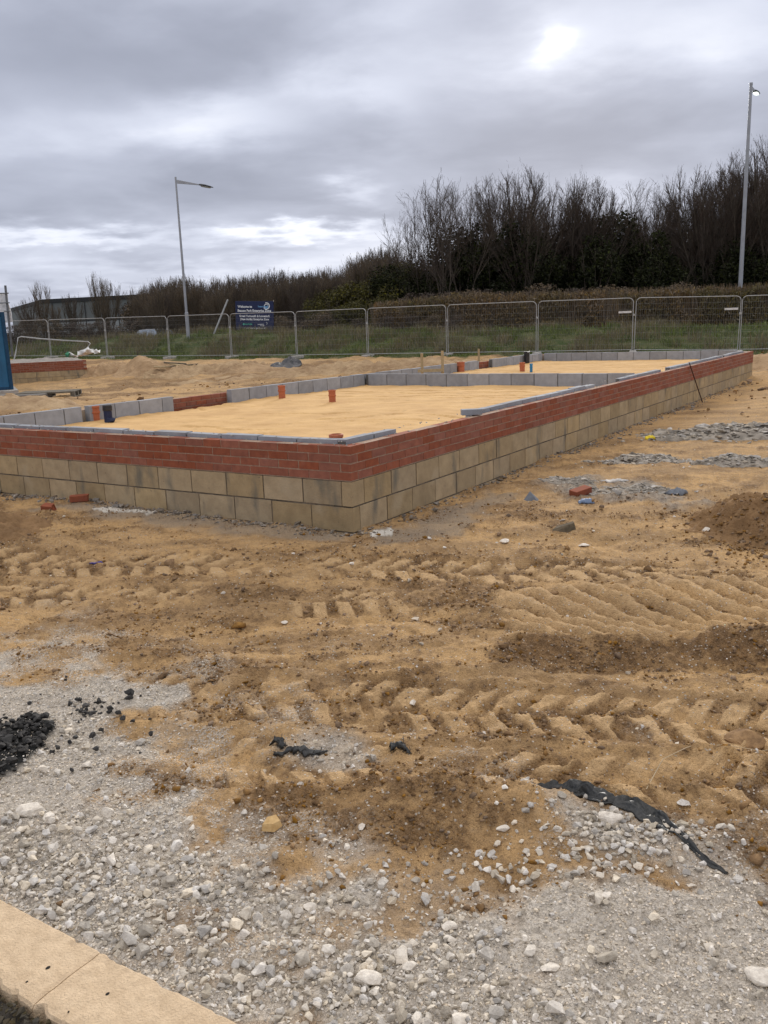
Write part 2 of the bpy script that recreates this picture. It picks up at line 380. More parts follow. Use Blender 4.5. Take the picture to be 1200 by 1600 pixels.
# overcast skies are three times as bright overhead as at the horizon
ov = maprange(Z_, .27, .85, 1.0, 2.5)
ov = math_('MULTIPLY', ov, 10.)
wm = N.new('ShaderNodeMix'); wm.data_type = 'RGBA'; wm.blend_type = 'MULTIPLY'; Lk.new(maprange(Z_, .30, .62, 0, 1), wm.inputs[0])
Lk.new(comb.outputs[2], wm.inputs[6]); wm.inputs[7].default_value = (1.0, .90, .74, 1)      # warm tint added to the unseen overhead sky, to warm the ground light
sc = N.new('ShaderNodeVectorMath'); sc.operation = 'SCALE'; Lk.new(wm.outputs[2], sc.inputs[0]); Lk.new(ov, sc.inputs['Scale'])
sky = N.new('ShaderNodeTexSky'); sky.sky_type = 'NISHITA'; sky.sun_disc = False
sky.sun_elevation = math.asin(SUN[2]); sky.sun_rotation = math.atan2(SUN[0], SUN[1])
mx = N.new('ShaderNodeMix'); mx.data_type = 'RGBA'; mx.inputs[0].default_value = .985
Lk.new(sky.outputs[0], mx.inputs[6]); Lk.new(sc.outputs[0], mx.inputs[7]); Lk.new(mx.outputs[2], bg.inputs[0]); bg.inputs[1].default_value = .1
sl = bpy.data.lights.new('sun', 'SUN'); sl.energy = 1.5; sl.angle = math.radians(11); sl.color = (1, .95, .88)
so = bpy.data.objects.new('sun', sl); COL.objects.link(so); so.rotation_euler = Vector(SUN).to_track_quat('Z', 'Y').to_euler(); so.location = (0, 0, 40)
S.view_settings.view_transform = 'Standard'; S.view_settings.look = 'None'; S.view_settings.gamma = 1; S.view_settings.exposure = .25

# ------------------------------------------------------------------ the ground: one sheet to the horizon
def ground():
    th = np.concatenate([np.linspace(-math.pi, -.62, 40)[:-1], np.linspace(-.62, .62, 1050), np.linspace(.62, math.pi, 40)[1:-1]])
    rs = [1.25]
    while rs[-1] < 62:
        r = rs[-1]; rs.append(r+min(.00112*r*r, .40))
    while rs[-1] < 5000: rs.append(rs[-1]*1.13)
    rs = np.array(rs)
    R_, T = np.meshgrid(rs, th, indexing='ij'); X = (R_*np.sin(T)).ravel(); Y = (R_*np.cos(T)).ravel()
    Z = gz(X, Y); nr, nt_ = len(rs), len(th)
    i = np.arange(nr-1)[:, None]; j = np.arange(nt_)[None, :]; j2 = (j+1) % nt_
    Fc = np.stack([i*nt_+j, i*nt_+j2, (i+1)*nt_+j2, (i+1)*nt_+j], -1).reshape(-1, 4)[:, ::-1]
    V = np.stack([X, Y, Z], -1)
    V = np.vstack([V, [[0, 0, float(gz(0, .8)[0])]]]); c = len(V)-1
    o = mesh_np('ground', V, Fc, None, smooth=True)
    # centre fan
    me = o.data
    r = np.hypot(X, Y); near = r < 16
    A = np.zeros((len(V), 4), np.float32); B = np.zeros((len(V), 4), np.float32)
    idx = np.where(near)[0]; _, f = gnear(X[idx], Y[idx])
    fa = sst(16, 12, r[idx])
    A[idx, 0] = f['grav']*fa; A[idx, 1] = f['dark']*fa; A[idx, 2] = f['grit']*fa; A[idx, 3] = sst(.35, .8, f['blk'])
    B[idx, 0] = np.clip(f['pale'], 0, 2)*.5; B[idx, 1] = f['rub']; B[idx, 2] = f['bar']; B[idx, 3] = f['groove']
    far = np.where(~near)[0]
    A[far, 1] = np.clip(sst(.02, .25, fbm(X[far]*.6, Y[far]*1.5, .55, 5, 61)), 0, 1)*.85*sst(10, 16, Y[far])
    for nm, D in (('ma', A), ('mb', B)):
        at_ = me.attributes.new(nm, 'FLOAT_COLOR', 'POINT'); at_.data.foreach_set('color', D.ravel())
    gr = np.zeros(len(V), np.float32)
    fy, _ = fline(X); t = Y-fy
    gr[:-1] = sst(-1.2, -.5, t+fbm(X, Y, .9, 3, 66)*1.4)*(r > 20)+(T.ravel() > 2)*0
    gr[:-1] = np.maximum(gr[:-1], sst(60, 90, r))
    a2 = me.attributes.new('grass', 'FLOAT', 'POINT'); a2.data.foreach_set('value', gr)
    tag(o, kind='structure')
    return o
G = ground()
m = bpy.data.materials.new('soil_and_gravel'); m.use_nodes = True; nt = m.node_tree; N = nt.nodes; Lk = nt.links; bs = N['Principled BSDF']
def attr(n):
    a = N.new('ShaderNodeAttribute'); a.attribute_name = n; return a
def sep(c):
    s = N.new('ShaderNodeSeparateColor'); Lk.new(c, s.inputs[0]); return s.outputs
tc = N.new('ShaderNodeTexCoord'); P = tc.outputs['Object']
aA = attr('ma'); aB = attr('mb'); A3 = sep(aA.outputs['Color']); B3 = sep(aB.outputs['Color']); gA = attr('grass').outputs['Fac']
def nz(sc, det=6, rough=.6, vec=None, dist=0): return noise(vec or P, sc, det, rough, dist)
def mixc(f, a, b):
    n = N.new('ShaderNodeMix'); n.data_type = 'RGBA'
    if isinstance(f, (int, float)): n.inputs[0].default_value = f
    else: Lk.new(f, n.inputs[0])
    for i, v in ((6, a), (7, b)):
        if isinstance(v, tuple): n.inputs[i].default_value = (*v, 1)
        else: Lk.new(v, n.inputs[i])
    return n.outputs[2]
def vor(sc, feat='F1'):
    n = N.new('ShaderNodeTexVoronoi'); n.inputs['Scale'].default_value = sc; n.feature = feat; Lk.new(P, n.inputs['Vector']); return n
st = N.new('ShaderNodeMapping'); st.inputs['Scale'].default_value = (.55, 1.6, 1); st.inputs['Rotation'].default_value = (0, 0, .21); Lk.new(P, st.inputs[0])
n_big = nz(.8, 4); n_m = nz(3.3, 6); n_s = nz(22, 6, .65); n_f = nz(130, 3, .7); n_st = nz(1.6, 6, .6, st.outputs[0])
sand = mixc(maprange(n_big, .35, .65, 0, 1), (.57, .37, .18), (.63, .40, .18))
sand = mixc(maprange(n_st, .40, .66, 0, .85), sand, (.40, .26, .13))
sand = mixc(maprange(n_m, .5, .72, 0, .55), sand, (.29, .19, .105))
sand = mixc(maprange(n_s, .50, .72, 0, .70), sand, (.22, .145, .085))
sand = mixc(maprange(nz(60, 5, .7), .52, .70, 0, .55), sand, (.19, .125, .075))
sand = mixc(maprange(n_s, .46, .28, 0, .35), sand, (.55, .42, .27))
soil = mixc(maprange(n_s, .38, .62, 0, 1), (.27, .16, .072), (.15, .088, .042))
soil = mixc(maprange(n_f, .45, .7, 0, .6), soil, (.36, .255, .155))
lt = mixc(maprange(n_s, .4, .65, 0, 1), (.66, .455, .245), (.56, .375, .195))
c = mixc(math_('MULTIPLY', B3[2], .75), sand, lt)
c = mixc(math_('MULTIPLY', aB.outputs['Alpha'], .6), c, lt)
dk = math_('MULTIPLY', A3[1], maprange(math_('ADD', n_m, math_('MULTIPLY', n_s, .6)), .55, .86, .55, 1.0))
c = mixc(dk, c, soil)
# small stones and grit set into the sand, more of them beside the gravel
v1 = vor(75); v1c = sep(v1.outputs['Color']); v2 = vor(170); v2c = sep(v2.outputs['Color'])
grey1 = mixc(v1c[0], (.38, .335, .275), (.72, .665, .585)); grey2 = mixc(v2c[1], (.33, .29, .235), (.72, .665, .585))
peb = math_('MULTIPLY', math_('GREATER_THAN', v1c[1], .93), maprange(v1.outputs['Distance'], .45, .30, 0, 1))
c = mixc(math_('MULTIPLY', peb, .8), c, grey1)
gm = math_('MULTIPLY', A3[2], math_('GREATER_THAN', v2c[0], .40))
c = mixc(math_('MULTIPLY', gm, .75), c, grey2)
# crushed limestone fines
gf = mixc(maprange(n_m, .35, .65, 0, 1), (.66, .585, .48), (.52, .45, .36))
gf = mixc(maprange(n_s, .45, .72, 0, .6), gf, (.30, .255, .20))
gf = mixc(.55, gf, grey2); gf = mixc(math_('MULTIPLY', math_('GREATER_THAN', v1c[2], .55), .7), gf, grey1)
gf = mixc(maprange(n_st, .56, .68, 0, .55), gf, (.40, .28, .165))
c = mixc(A3[0], c, gf)
c = mixc(aA.outputs['Alpha'], c, (.03, .031, .03))
rubc = mixc(maprange(n_s, .4, .6, 0, 1), (.36, .33, .29), (.20, .185, .165))
c = mixc(math_('MULTIPLY', B3[1], .7), c, rubc)
pl = math_('MULTIPLY', B3[0], 2.0)
c = mixc(math_('MULTIPLY', math_('MINIMUM', pl, 1.), .7), c, mixc(n_s, (.24, .21, .17), (.40, .36, .30)))
c = mixc(math_('SUBTRACT', pl, 1., True), c, (.74, .70, .62))
gc = mixc(maprange(nz(1.2, 5), .35, .65, 0, 1), (.050, .075, .022), (.10, .105, .045))
gc = mixc(maprange(nz(5, 5), .5, .7, 0, .7), gc, (.17, .15, .08))
c = mixc(gA, c, gc)
Lk.new(c, bs.inputs['Base Color']); bs.inputs['Roughness'].default_value = .95; bs.inputs['Specular IOR Level'].default_value = .15
hgt = math_('ADD', math_('MULTIPLY', n_s, .9), math_('MULTIPLY', n_f, .35))
hgt = math_('ADD', hgt, math_('MULTIPLY', math_('MULTIPLY', v1.outputs['Distance'], -1.), .5))
hgt = math_('ADD', hgt, math_('MULTIPLY', math_('MULTIPLY', v2.outputs['Distance'], -1.), .3))
bp = N.new('ShaderNodeBump'); bp.inputs['Strength'].default_value = 1.0; bp.inputs['Distance'].default_value = .018
Lk.new(hgt, bp.inputs['Height']); Lk.new(bp.outputs[0], bs.inputs['Normal'])
G.data.materials.append(m)

# ------------------------------------------------------------------ loose stones (nobody could count them)
import bmesh
def ico(sub):
    bm = bmesh.new(); bmesh.ops.create_icosphere(bm, subdivisions=sub, radius=1); V = np.array([v.co[:] for v in bm.verts]); Fc = np.array([[v.index for v in f.verts] for f in bm.faces]); bm.free(); return V, Fc
ICO = {k: ico(k) for k in (1, 2, 3)}
def hull(npt, rng, flat):
    P_ = rng.normal(size=(npt, 3)); P_ /= np.linalg.norm(P_, axis=1)[:, None]; P_ *= rng.uniform(.86, 1.0, (npt, 1)); P_ *= np.array([rng.uniform(1.05, 1.4), rng.uniform(.75, .95), rng.uniform(flat*.75, flat*1.15)])
    bm = bmesh.new(); [bm.verts.new(p) for p in P_]; bmesh.ops.convex_hull(bm, input=bm.verts[:]); bmesh.ops.delete(bm, geom=[v for v in bm.verts if not v.link_faces], context='VERTS')
    bm.verts.index_update(); V = np.array([v.co[:] for v in bm.verts]); Fc = np.array([[v.index for v in f.verts] for f in bm.faces]); bm.free(); return V, Fc
def stone_shape(sub, rng, cuts=9, flat=.7):
    if sub <= 2: return hull(10 if sub == 1 else 15, rng, flat)
    V, Fc = ICO[sub]; V = V.copy()
    for _ in range(cuts):
        n = rng.normal(size=3); n /= np.linalg.norm(n); d = rng.uniform(.45, .78)
        k = V@n-d; V = V-np.where(k > 0, k, 0)[:, None]*n
    V *= np.array([1.15, rng.uniform(.7, .95), rng.uniform(flat*.7, flat*1.1)])
    V += rng.normal(size=V.shape)*.012
    return V, Fc
def rotm(n, rng, tilt=.5):
    a = rng.uniform(0, 2*math.pi, n); t = rng.normal(0, tilt, n); p = rng.uniform(0, 2*math.pi, n)
    ca, sa, ct, st_ = np.cos(a), np.sin(a), np.cos(t), np.sin(t)
    Rz = np.zeros((n, 3, 3)); Rz[:, 0, 0] = ca; Rz[:, 0, 1] = -sa; Rz[:, 1, 0] = sa; Rz[:, 1, 1] = ca; Rz[:, 2, 2] = 1
    Rx = np.zeros((n, 3, 3)); Rx[:, 0, 0] = 1; Rx[:, 1, 1] = ct; Rx[:, 1, 2] = -st_; Rx[:, 2, 1] = st_; Rx[:, 2, 2] = ct
    return np.einsum('nij,njk->nik', Rz, Rx)
def scatter(name, X, Y, size, m, sub, rng, embed=.35, smooth=False, flat=.7, nvar=24, tilt=.5, z=None):
    n = len(X)
    if z is None: z = gz(X, Y)
    pos = np.stack([X, Y, z+size*flat*(1-embed)*.6], -1); Rm = rotm(n, rng, tilt)
    Vs, Fs, off = [], [], 0; var = rng.integers(0, nvar, n)
    for k in range(nvar):
        s = np.where(var == k)[0]
        if not len(s): continue
        V, Fc = stone_shape(sub, rng, flat=flat)
        W_ = np.einsum('nij,vj->nvi', Rm[s], V)*size[s][:, None, None]+pos[s][:, None, :]
        Vs.append(W_.reshape(-1, 3)); Fs.append((Fc[None]+(np.arange(len(s))*len(V))[:, None, None]+off).reshape(-1, 3)); off += len(s)*len(V)
    return mesh_np(name, np.vstack(Vs), np.vstack(Fs), m, smooth=smooth)
limestone = mat('limestone', (.70, .65, .565), rough=.92, col2=(.50, .45, .38), scale=55, bump=.5, bscale=190, island=.36, hue=.5)
limedust = mat('limestone_chips', (.70, .635, .54), rough=.95, col2=(.49, .43, .355), scale=60, island=.42, hue=.5)
clodm = mat('damp_soil', (.31, .19, .09), rough=.98, col2=(.17, .102, .05), scale=30, bump=.5, bscale=130, island=.25)
blackm = mat('black_aggregate', (.055, .052, .048), rough=.75, col2=(.018, .018, .018), scale=60, bump=.4, bscale=200, island=.4)

def fields(x, y):
    f = list(near_fields(x, y)); _, d = gnear(x, y); f[2] = d['dark']; return f
def pts_in(n, x0, x1, y0, y1, rng): return rng.uniform(x0, x1, n), rng.uniform(y0, y1, n)
def off_kerb(x, y, e=.0): return uvw(x, y)[0] > -4.555+e
rg = np.random.default_rng(11)
# fine chips, walking-size chips, coarse lumps
x, y = pts_in(125000, -2.6, 2.3, 1.35, 5.0, rg); f = near_fields(x, y)
dens = np.clip(f[0]*.95*sst(-.35, .25, fbm(x, y, 2.2, 3, 201)+.08)+.14*f[0]+f[1]*.34+.035+.5*f[5], 0, 1)*(1-f[3]*.8)
k = (rg.uniform(0, 1, len(x)) < dens) & off_kerb(x, y); x, y = x[k], y[k]
tag(scatter('gravel_chips', x, y, rg.uniform(.0022, .0055, len(x)), limedust, 1, rg, smooth=False), kind='stuff')
x, y = pts_in(60000, -2.6, 2.3, 1.35, 4.2, rg); f = near_fields(x, y); u, v = uvw(x, y)
pile = sst(.15, .42, fbm(x, y, 1.7, 4, 202)+.20+.35*sst(-3.9, -4.5, u)-.10*sst(-3, -1, x)*0)
dens = np.clip(f[0]*(.25+.75*pile)*(.42+.58*sst(-3.75, -4.35, u))+f[1]*.05, 0, 1)*(1-f[3]*.9)
k = (rg.uniform(0, 1, len(x)) < dens) & off_kerb(x, y); x, y = x[k], y[k]
tag(scatter('gravel', x, y, rg.lognormal(math.log(.0066), .36, len(x)), limestone, 1, rg, flat=.75), kind='stuff')
x, y = pts_in(26000, -2.6, 2.3, 1.35, 3.6, rg); f = near_fields(x, y); u, v = uvw(x, y)
c1 = at(960, 1300); band = np.exp(-((x-c1[0])/.28)**2-((y-c1[1]+.02)/.14)**2)
dens = np.clip(f[0]*(.10+.90*sst(-3.95, -4.32, u+fbm(x, y, 1.8, 3, 206)*.5)*sst(.75, -.1, x)+.9*band), 0, 1)*(1-f[3])*(1+0*x)
k = (rg.uniform(0, 1, len(x)) < dens*.62) & off_kerb(x, y, .02); x, y = x[k], y[k]
tag(scatter('coarse_gravel', x, y, np.clip(rg.lognormal(math.log(.0102), .42, len(x)), .005, .027), limestone, 2, rg, flat=.8, embed=.0, z=gz(x, y)+rg.uniform(-.004, .012, len(x))), kind='stuff')
xb = rg.normal(c1[0]-.02, .17, 260); yb = rg.normal(c1[1]-.03, .085, 260); xb2 = rg.normal(at(830, 1335)[0], .30, 70); yb2 = rg.normal(at(830, 1345)[1], .05, 70)
xb = np.append(xb, xb2); yb = np.append(yb, yb2); mem = at(900, 1252); k = (yb < 2.93-.42*(xb-.50)) 
tag(scatter('edge_stones', xb[k], yb[k], rg.uniform(.006, .017, k.sum()), limestone, 2, rg, flat=.8, embed=.1), kind='stuff')
# pale pebbles sprinkled over the sand
x, y = pts_in(3600, -7, 7, 2.4, 15, rg); f = near_fields(x, y); u, v = uvw(x, y)
k = (rg.uniform(0, 1, len(x)) < .28+.6*f[2]) & ~((u > -.05) & (v > -.05)); x, y = x[k], y[k]
tag(scatter('pale_pebbles', x, y, np.clip(rg.lognormal(math.log(.0075), .5, len(x)), .003, .025), limestone, 1, rg), kind='stuff')
# crumbs of damp soil
x, y = pts_in(260000, -5.5, 4.5, 2.2, 8.5, rg); f = fields(x, y); u, v = uvw(x, y)
dens = np.clip(f[2]*(1-f[0])*.8*sst(-.3, .3, fbm(x, y, 6, 3, 205)+.1)+.01, 0, 1)*np.clip(3.4/y, .12, 1)
k = (rg.uniform(0, 1, len(x)) < dens) & ~((u > -.04) & (v > -.04)) & (u > -4.5); x, y = x[k], y[k]
tag(scatter('soil_crumbs', x, y, rg.lognormal(math.log(.0055), .55, len(x)), clodm, 1, rg, smooth=True), kind='stuff')
# black aggregate spilled at the left
x, y = pts_in(9000, -3.2, -1.0, 2.7, 4.2, rg); f = near_fields(x, y)
dens = f[3]*sst(-.25, .1, fbm(x, y, 6, 3, 210)+.12)*.9+.03*np.exp(-((x+1.45)/.35)**2-((y-3.6)/.35)**2)
k = rg.uniform(0, 1, len(x)) < dens; x, y = x[k], y[k]
tag(scatter('black_aggregate', x, y, rg.lognormal(math.log(.0125), .38, len(x)), blackm, 2, rg, embed=.1, z=gz(x, y)+rg.uniform(0, .018, len(x))), kind='stuff')

def stone(px_, py_, wpx, label, seed, m=limestone, tall=.7):
    p = at(px_, py_); r = wpx*math.hypot(p[0], p[1])/FPX/2*1.0; rng = np.random.default_rng(seed); V, Fc = stone_shape(3, rng, 11, tall)
    V = V*r/1.05; a = rng.uniform(-.4, .4); Rz = np.array([[math.cos(a), -math.sin(a), 0], [math.sin(a), math.cos(a), 0], [0, 0, 1]]); V = V@Rz.T
    o = mesh_np('stone', V, Fc, m, smooth=False, loc=(p[0], p[1], gz1(p[0], p[1])+r*tall*.42))
    return tag(o, label, 'stone', 'larger stones lying about')
for a in [(50, 1268, 44, 'large flat pale stone just below the black aggregate', 3, .5), (575, 1530, 60, 'largest lump of limestone, at the edge of the coarse gravel', 5, .6),
          (640, 1510, 30, 'pale angular stone right of the largest limestone lump', 6, .7), (700, 1446, 32, 'white oval stone resting on another stone in the gravel', 7, .6),
          (703, 1466, 26, 'stone tucked in front of the white oval stone', 8, .6), (484, 1417, 24, 'grey rounded stone alone on the fine grit', 9, .7),
          (786, 1303, 24, 'white two-lobed stone on the brown soil beside the gravel', 10, .6), (955, 1290, 46, 'big pale stone half hidden under the black membrane strip', 12, .7),
          (860, 1508, 36, 'long pale stone lying slanted in the fine grit', 13, .5), (1190, 1525, 50, 'large pink-grey stone at the right edge of the frame', 14, .7),
          (170, 1272, 32, 'white wedge-shaped stone in a small cluster on the left gravel', 15, .6), (720, 1590, 46, 'pinkish stone at the bottom edge of the frame', 16, .6)]:
    stone(a[0], a[1], a[2], a[3], a[4], tall=a[5])

# ------------------------------------------------------------------ kerb
kerbm = mat('pale_concrete', (.74, .57, .38), rough=.9, col2=(.60, .45, .29), scale=30, bump=.9, bscale=150, dist=.008)

def kerb(v0, v1, label):
    rt = empty('kerb_stone', UV(-4.79, v0, 0), BANG, label=label, cat='kerb', group='kerb stones along the road edge')
    n = max(6, int((v1-v0)/.012)); nu = 18; V = []; Fc = []
    rng = np.random.default_rng(int(abs(v0)*100))
    prof = [(0., -.14), (0.0, -.05), (0.0, -.012), (.006, -.003)]+[(.006+.213*k/10, 0) for k in range(1, 11)]+[(.225, -.004), (.23, -.03), (.23, -.12)]
    vs = np.linspace(.0005, v1-v0-.0005, n)
    pu = np.array([q[0] for q in prof]); KN = fbm((pu[None, :]*3+5)+vs[:, None]*0, (vs[:, None]+v0)*3+pu[None, :]*0, 9, 3, 88)
    for i, vv in enumerate(vs):
        for j, (uu, zz_) in enumerate(prof):
            ch = 0
            gx, gy = uu*1.0, vv+v0*1.0
            nn = KN[i, j]
            dv = 0
            if j >= 12: ch = -max(0, nn)*.02
            if j <= 4: ch = max(0, nn-.02)*.03
            e = min(i, n-1-i)
            zd = -.004 if e == 0 else 0
            V.append((uu+ch, vv, .012+zz_+zd+nn*.004))
    m_ = len(prof)
    Fc = [(i*m_+j, i*m_+j+1, (i+1)*m_+j+1, (i+1)*m_+j) for i in range(n-1) for j in range(m_-1)]
    mb = MB().add(V, Fc); mb.add([V[j] for j in range(m_)], [tuple(range(m_))]); mb.add([V[(n-1)*m_+j] for j in range(m_)], [tuple(range(m_))[::-1]])
    o = mb.build('slab', kerbm, rt, smooth=False)
    # air holes
    return rt
kerb(-2.229, -1.311, 'pale concrete kerb stone nearer the black aggregate, left of the joint')
kerb(-3.145, -2.231, 'pale concrete kerb stone right of the joint, running out of the bottom edge')
kerb(-1.305, -.395, 'pale concrete kerb stone beyond the left edge')
pitshadem = mat('kerb_pit_shade', (.03, .028, .025), rough=1.)  # flattened near-black blobs, painting the shade inside small air holes
for (qx, qy, rr0), par in (((75, 1512, .0075), 0), ((168, 1553, .0065), 1), ((42, 1534, .004), 0), ((107, 1581, .003), 1)):
    K = [o for o in bpy.data.objects if o.name.startswith('kerb_stone')][par]; q = at(qx, qy, .013); V, Fc = ICO[2]; dlt = q-np.array(K.location); ca, sa = math.cos(-BANG), math.sin(-BANG)
    mesh_np('pit_shade', V*np.array([rr0, rr0*.7, .0022])+np.array([dlt[0]*ca-dlt[1]*sa, dlt[0]*sa+dlt[1]*ca, dlt[2]]), Fc, pitshadem, K)
asph = mat('asphalt', (.055, .052, .05), rough=.95, col2=(.10, .085, .065), scale=20, bump=.9, bscale=90)
mb = MB()
nx = 60; ny = 160; V = []; 
for i in range(nx):
    for j in range(ny):
        uu = -4.80-1.4*(i/(nx-1))**1.4; vv = -4+5*j/(ny-1); p = UV(uu, vv)
        V.append((p[0], p[1], -.050+float(fbm(np.array([p[0]]), np.array([p[1]]), 14, 3, 5)[0])*.03+(.03*math.exp(-((uu+4.8)/.04)**2))))
tag(mb.add(V, [(i*ny+j, i*ny+j+1, (i+1)*ny+j+1, (i+1)*ny+j) for i in range(nx-1) for j in range(ny-1)]).build('road', asph, smooth=True), kind='structure')

xk, yk = [], []
for k in range(1500):
    p = UV(-4.80-abs(rg.normal(0, .05)), rg.uniform(-3.4, -.4)); xk.append(p[0]); yk.append(p[1])
xk = np.array(xk); yk = np.array(yk); du_ = -4.80-uvw(xk, yk)[0]
tag(scatter('gutter_dirt', xk, yk, rg.lognormal(math.log(.006), .5, len(xk)), mat('gutter_soil', (.10, .08, .05), rough=1., col2=(.05, .045, .03), scale=30, island=.4), 1, rg, z=-.040+.028*np.exp(-(du_/.04)**2)), kind='stuff')
# ------------------------------------------------------------------ the foundation under construction
brickm = mat('red_brick', (.315, .112, .066), rough=.88, col2=(.235, .080, .050), scale=14, bump=.35, bscale=90, island=.11, dist=.004, hue=.10)
mortarm = mat('brick_mortar', (.44, .32, .24), rough=.95, col2=(.32, .22, .16), scale=30, bump=.4, bscale=120)
blockm = mat('tan_block', (.44, .34, .205), rough=.92, col2=(.34, .26, .155), scale=7, bump=.7, bscale=70, island=.14, dist=.005, hue=.10)
jointm = mat('block_mortar', (.085, .072, .056), rough=.95, col2=(.24, .20, .15), scale=7, bump=.4, bscale=90)
greym = mat('grey_block', (.34, .36, .395), rough=.9, col2=(.27, .285, .31), scale=7, bump=.4, bscale=100, island=.13, dist=.005, hue=.3)
greyj = mat('grey_mortar', (.17, .165, .155), rough=.95, col2=(.10, .10, .095), scale=16)
def smears_and_shade(m, vs, lo=.58, hi=.70, col=(.11, .11, .09), amt=.7, scz=.35):
    """damp smears running down the face; on the sand, painted relief shade"""
    nt = m.node_tree; N_ = nt.nodes; L_ = nt.links; b = N_['Principled BSDF']; src = b.inputs['Base Color'].links[0].from_socket
    tc = N_.new('ShaderNodeTexCoord'); mp = N_.new('ShaderNodeMapping'); mp.inputs['Scale'].default_value = (1, 1, scz); L_.new(tc.outputs['Object'], mp.inputs[0])
    n = N_.new('ShaderNodeTexNoise'); n.inputs['Scale'].default_value = vs; n.inputs['Detail'].default_value = 4; L_.new(mp.outputs[0], n.inputs['Vector'])
    r = N_.new('ShaderNodeMapRange'); r.inputs[1].default_value = lo; r.inputs[2].default_value = hi; r.inputs[4].default_value = amt; L_.new(n.outputs['Fac'], r.inputs[0])
    x = N_.new('ShaderNodeMix'); x.data_type = 'RGBA'; L_.new(r.outputs[0], x.inputs[0]); L_.new(src, x.inputs[6]); x.inputs[7].default_value = (*col, 1); L_.new(x.outputs[2], b.inputs['Base Color'])
smears_and_shade(blockm, 4.5, .58, .72, (.16, .15, .12), .8); smears_and_shade(blockm, 2.2, .60, .70, (.46, .38, .26), .5, 1); smears_and_shade(blockm, 28, .68, .74, (.12, .11, .09), .6, 1)
smears_and_shade(brickm, 9, .60, .74, (.36, .19, .14), .30, .8)
LEN, WID = 18.89, 5.92
def courses(mb, axis, face, out, length, z0, n, ch, bl, mj, th, even0, ang=0, inset=0, cut=None):
    """stretcher courses of separate units along u or v"""
    for c in range(n):
        start = (0 if (c+even0) % 2 == 0 else th+mj)
        half = (c+even0) % 2
        x = start; z = z0+c*ch
        first = True
        while x < length-.02:
            L = bl if not (first and half == 0 and False) else bl/2
            if cut and first and c in cut: L = cut[c]
            x1 = min(x+L, length)
            j = random.uniform(-.0012, .0012)
            a, b = (face+j, face+th+j) if out > 0 else (face-th-j, face-j)
            q_ = mj*random.uniform(.6, 1.15); args = (x, x1-q_, a, b) if axis == 'u' else (a, b, x, x1-q_)
            mb.box(*args, z+random.uniform(-.001, .001), z+ch-mj+random.uniform(-.001, .001), j=.0012)
            x = x1; first = False
    return mb
F1 = empty('foundation', (C0[0], C0[1], 0), BANG, label='long rectangular building foundation of red brick on tan blocks filled with yellow sand', cat='foundation')
bw = MB()
courses(bw, 'u', 0, 1, LEN, .45, 4, .075, .225, .010, .1025, 1)
courses(bw, 'v', 0, 1, WID, .45, 4, .075, .225, .010, .1025, 0)
courses(bw, 'u', WID, -1, LEN, .45, 4, .075, .225, .010, .1025, 1)
mb2 = MB()
for c in range(4):
    pass
bq = MB()
courses(bq, 'v', 0, 1, WID, .45, 4, .075, .225, .010, .1025, 0)
end = MB(); courses(end, 'v', LEN, -1, WID-.12, .45, 4, .075, .225, .010, .1025, 1)
end.v = [(p[0], p[1]+.0, p[2]) for p in end.v]
for E_ in (end,): bw.add(E_.v, E_.f)
bw.build('brickwork', brickm, F1)
m_ = MB(); z0, z1 = .441, .740
m_.box(.0035, LEN-.0035, .0035, .099, z0, z1); m_.box(.0035, .099, .1, WID-.1, z0, z1); m_.box(.006, LEN-.006, WID-.096, WID-.006, z0, z1); m_.box(LEN-.096, LEN-.006, .098, WID-.098, z0, z1)
m_.build('brick_joints', mortarm, F1)
bl = MB(); ins = .004
courses(bl, 'u', ins, 1, LEN-ins, -.225, 3, .225, .45, .015, .10, 0, cut={1: .45, 2: .20})
courses(bl, 'v', ins, 1, WID, -.225, 3, .225, .45, .015, .10, 1, cut={2: .42})
courses(bl, 'u', WID-ins, -1, LEN-ins, -.225, 3, .225, .45, .015, .10, 0)
courses(bl, 'v', LEN-ins, -1, WID-.12, -.225, 3, .225, .45, .015, .10, 1)
bl.build('blockwork', blockm, F1)
m_ = MB(); z0, z1 = -.24, .4405
m_.box(.011, LEN-.011, .011, .097, z0, z1); m_.box(.011, .097, .099, WID-.099, z0, z1); m_.box(.011, LEN-.011, WID-.097, WID-.011, z0, z1); m_.box(LEN-.097, LEN-.011, .099, WID-.099, z0, z1)
m_.build('block_joints', jointm, F1)
def leaf(mb, axis, f0, f1, a, b, zt, zb=.40, jz=.007):
    x = a
    while x < b-.05:
        x1 = min(x+.45, b); L = x1-.016
        ar = (x, L, f0, f1) if axis == 'u' else (f0, f1, x, L)
        zz_ = zt+random.uniform(-jz, jz)
        mb.box(*ar, zb, zz_, j=.003); x = x1
il = MB(); T = .105
def jt(axis, f0, f1, a, b, zt, zb=.40):
    ar = (a, b, f0, f1) if axis == 'u' else (f0, f1, a, b); gj.box(*ar, zb, zt)
gj = MB()
leaf(il, 'v', T+.008, T+.105, .21, 5.68, .775); jt('v', T+.014, T+.098, .215, 5.68, .760)
for a, b in [(.115, .95), (2.55, 6.57), (7.82, 10.20), (10.84, 15.6), (15.9, 18.2)]:
    leaf(il, 'u', T+.010, T+.108, a, b, .78); jt('u', T+.016, T+.100, a, b-.02, .765)
for a, b in [(.95, 2.55), (6.57, 7.82), (10.2, 10.84), (15.6, 15.9)]:
    leaf(il, 'u', T+.012, T+.106, a, b, .705); jt('u', T+.018, T+.098, a, b, .69)
il.build('near_inner_leaf', greym, F1); gj.build('near_inner_joints', greyj, F1)
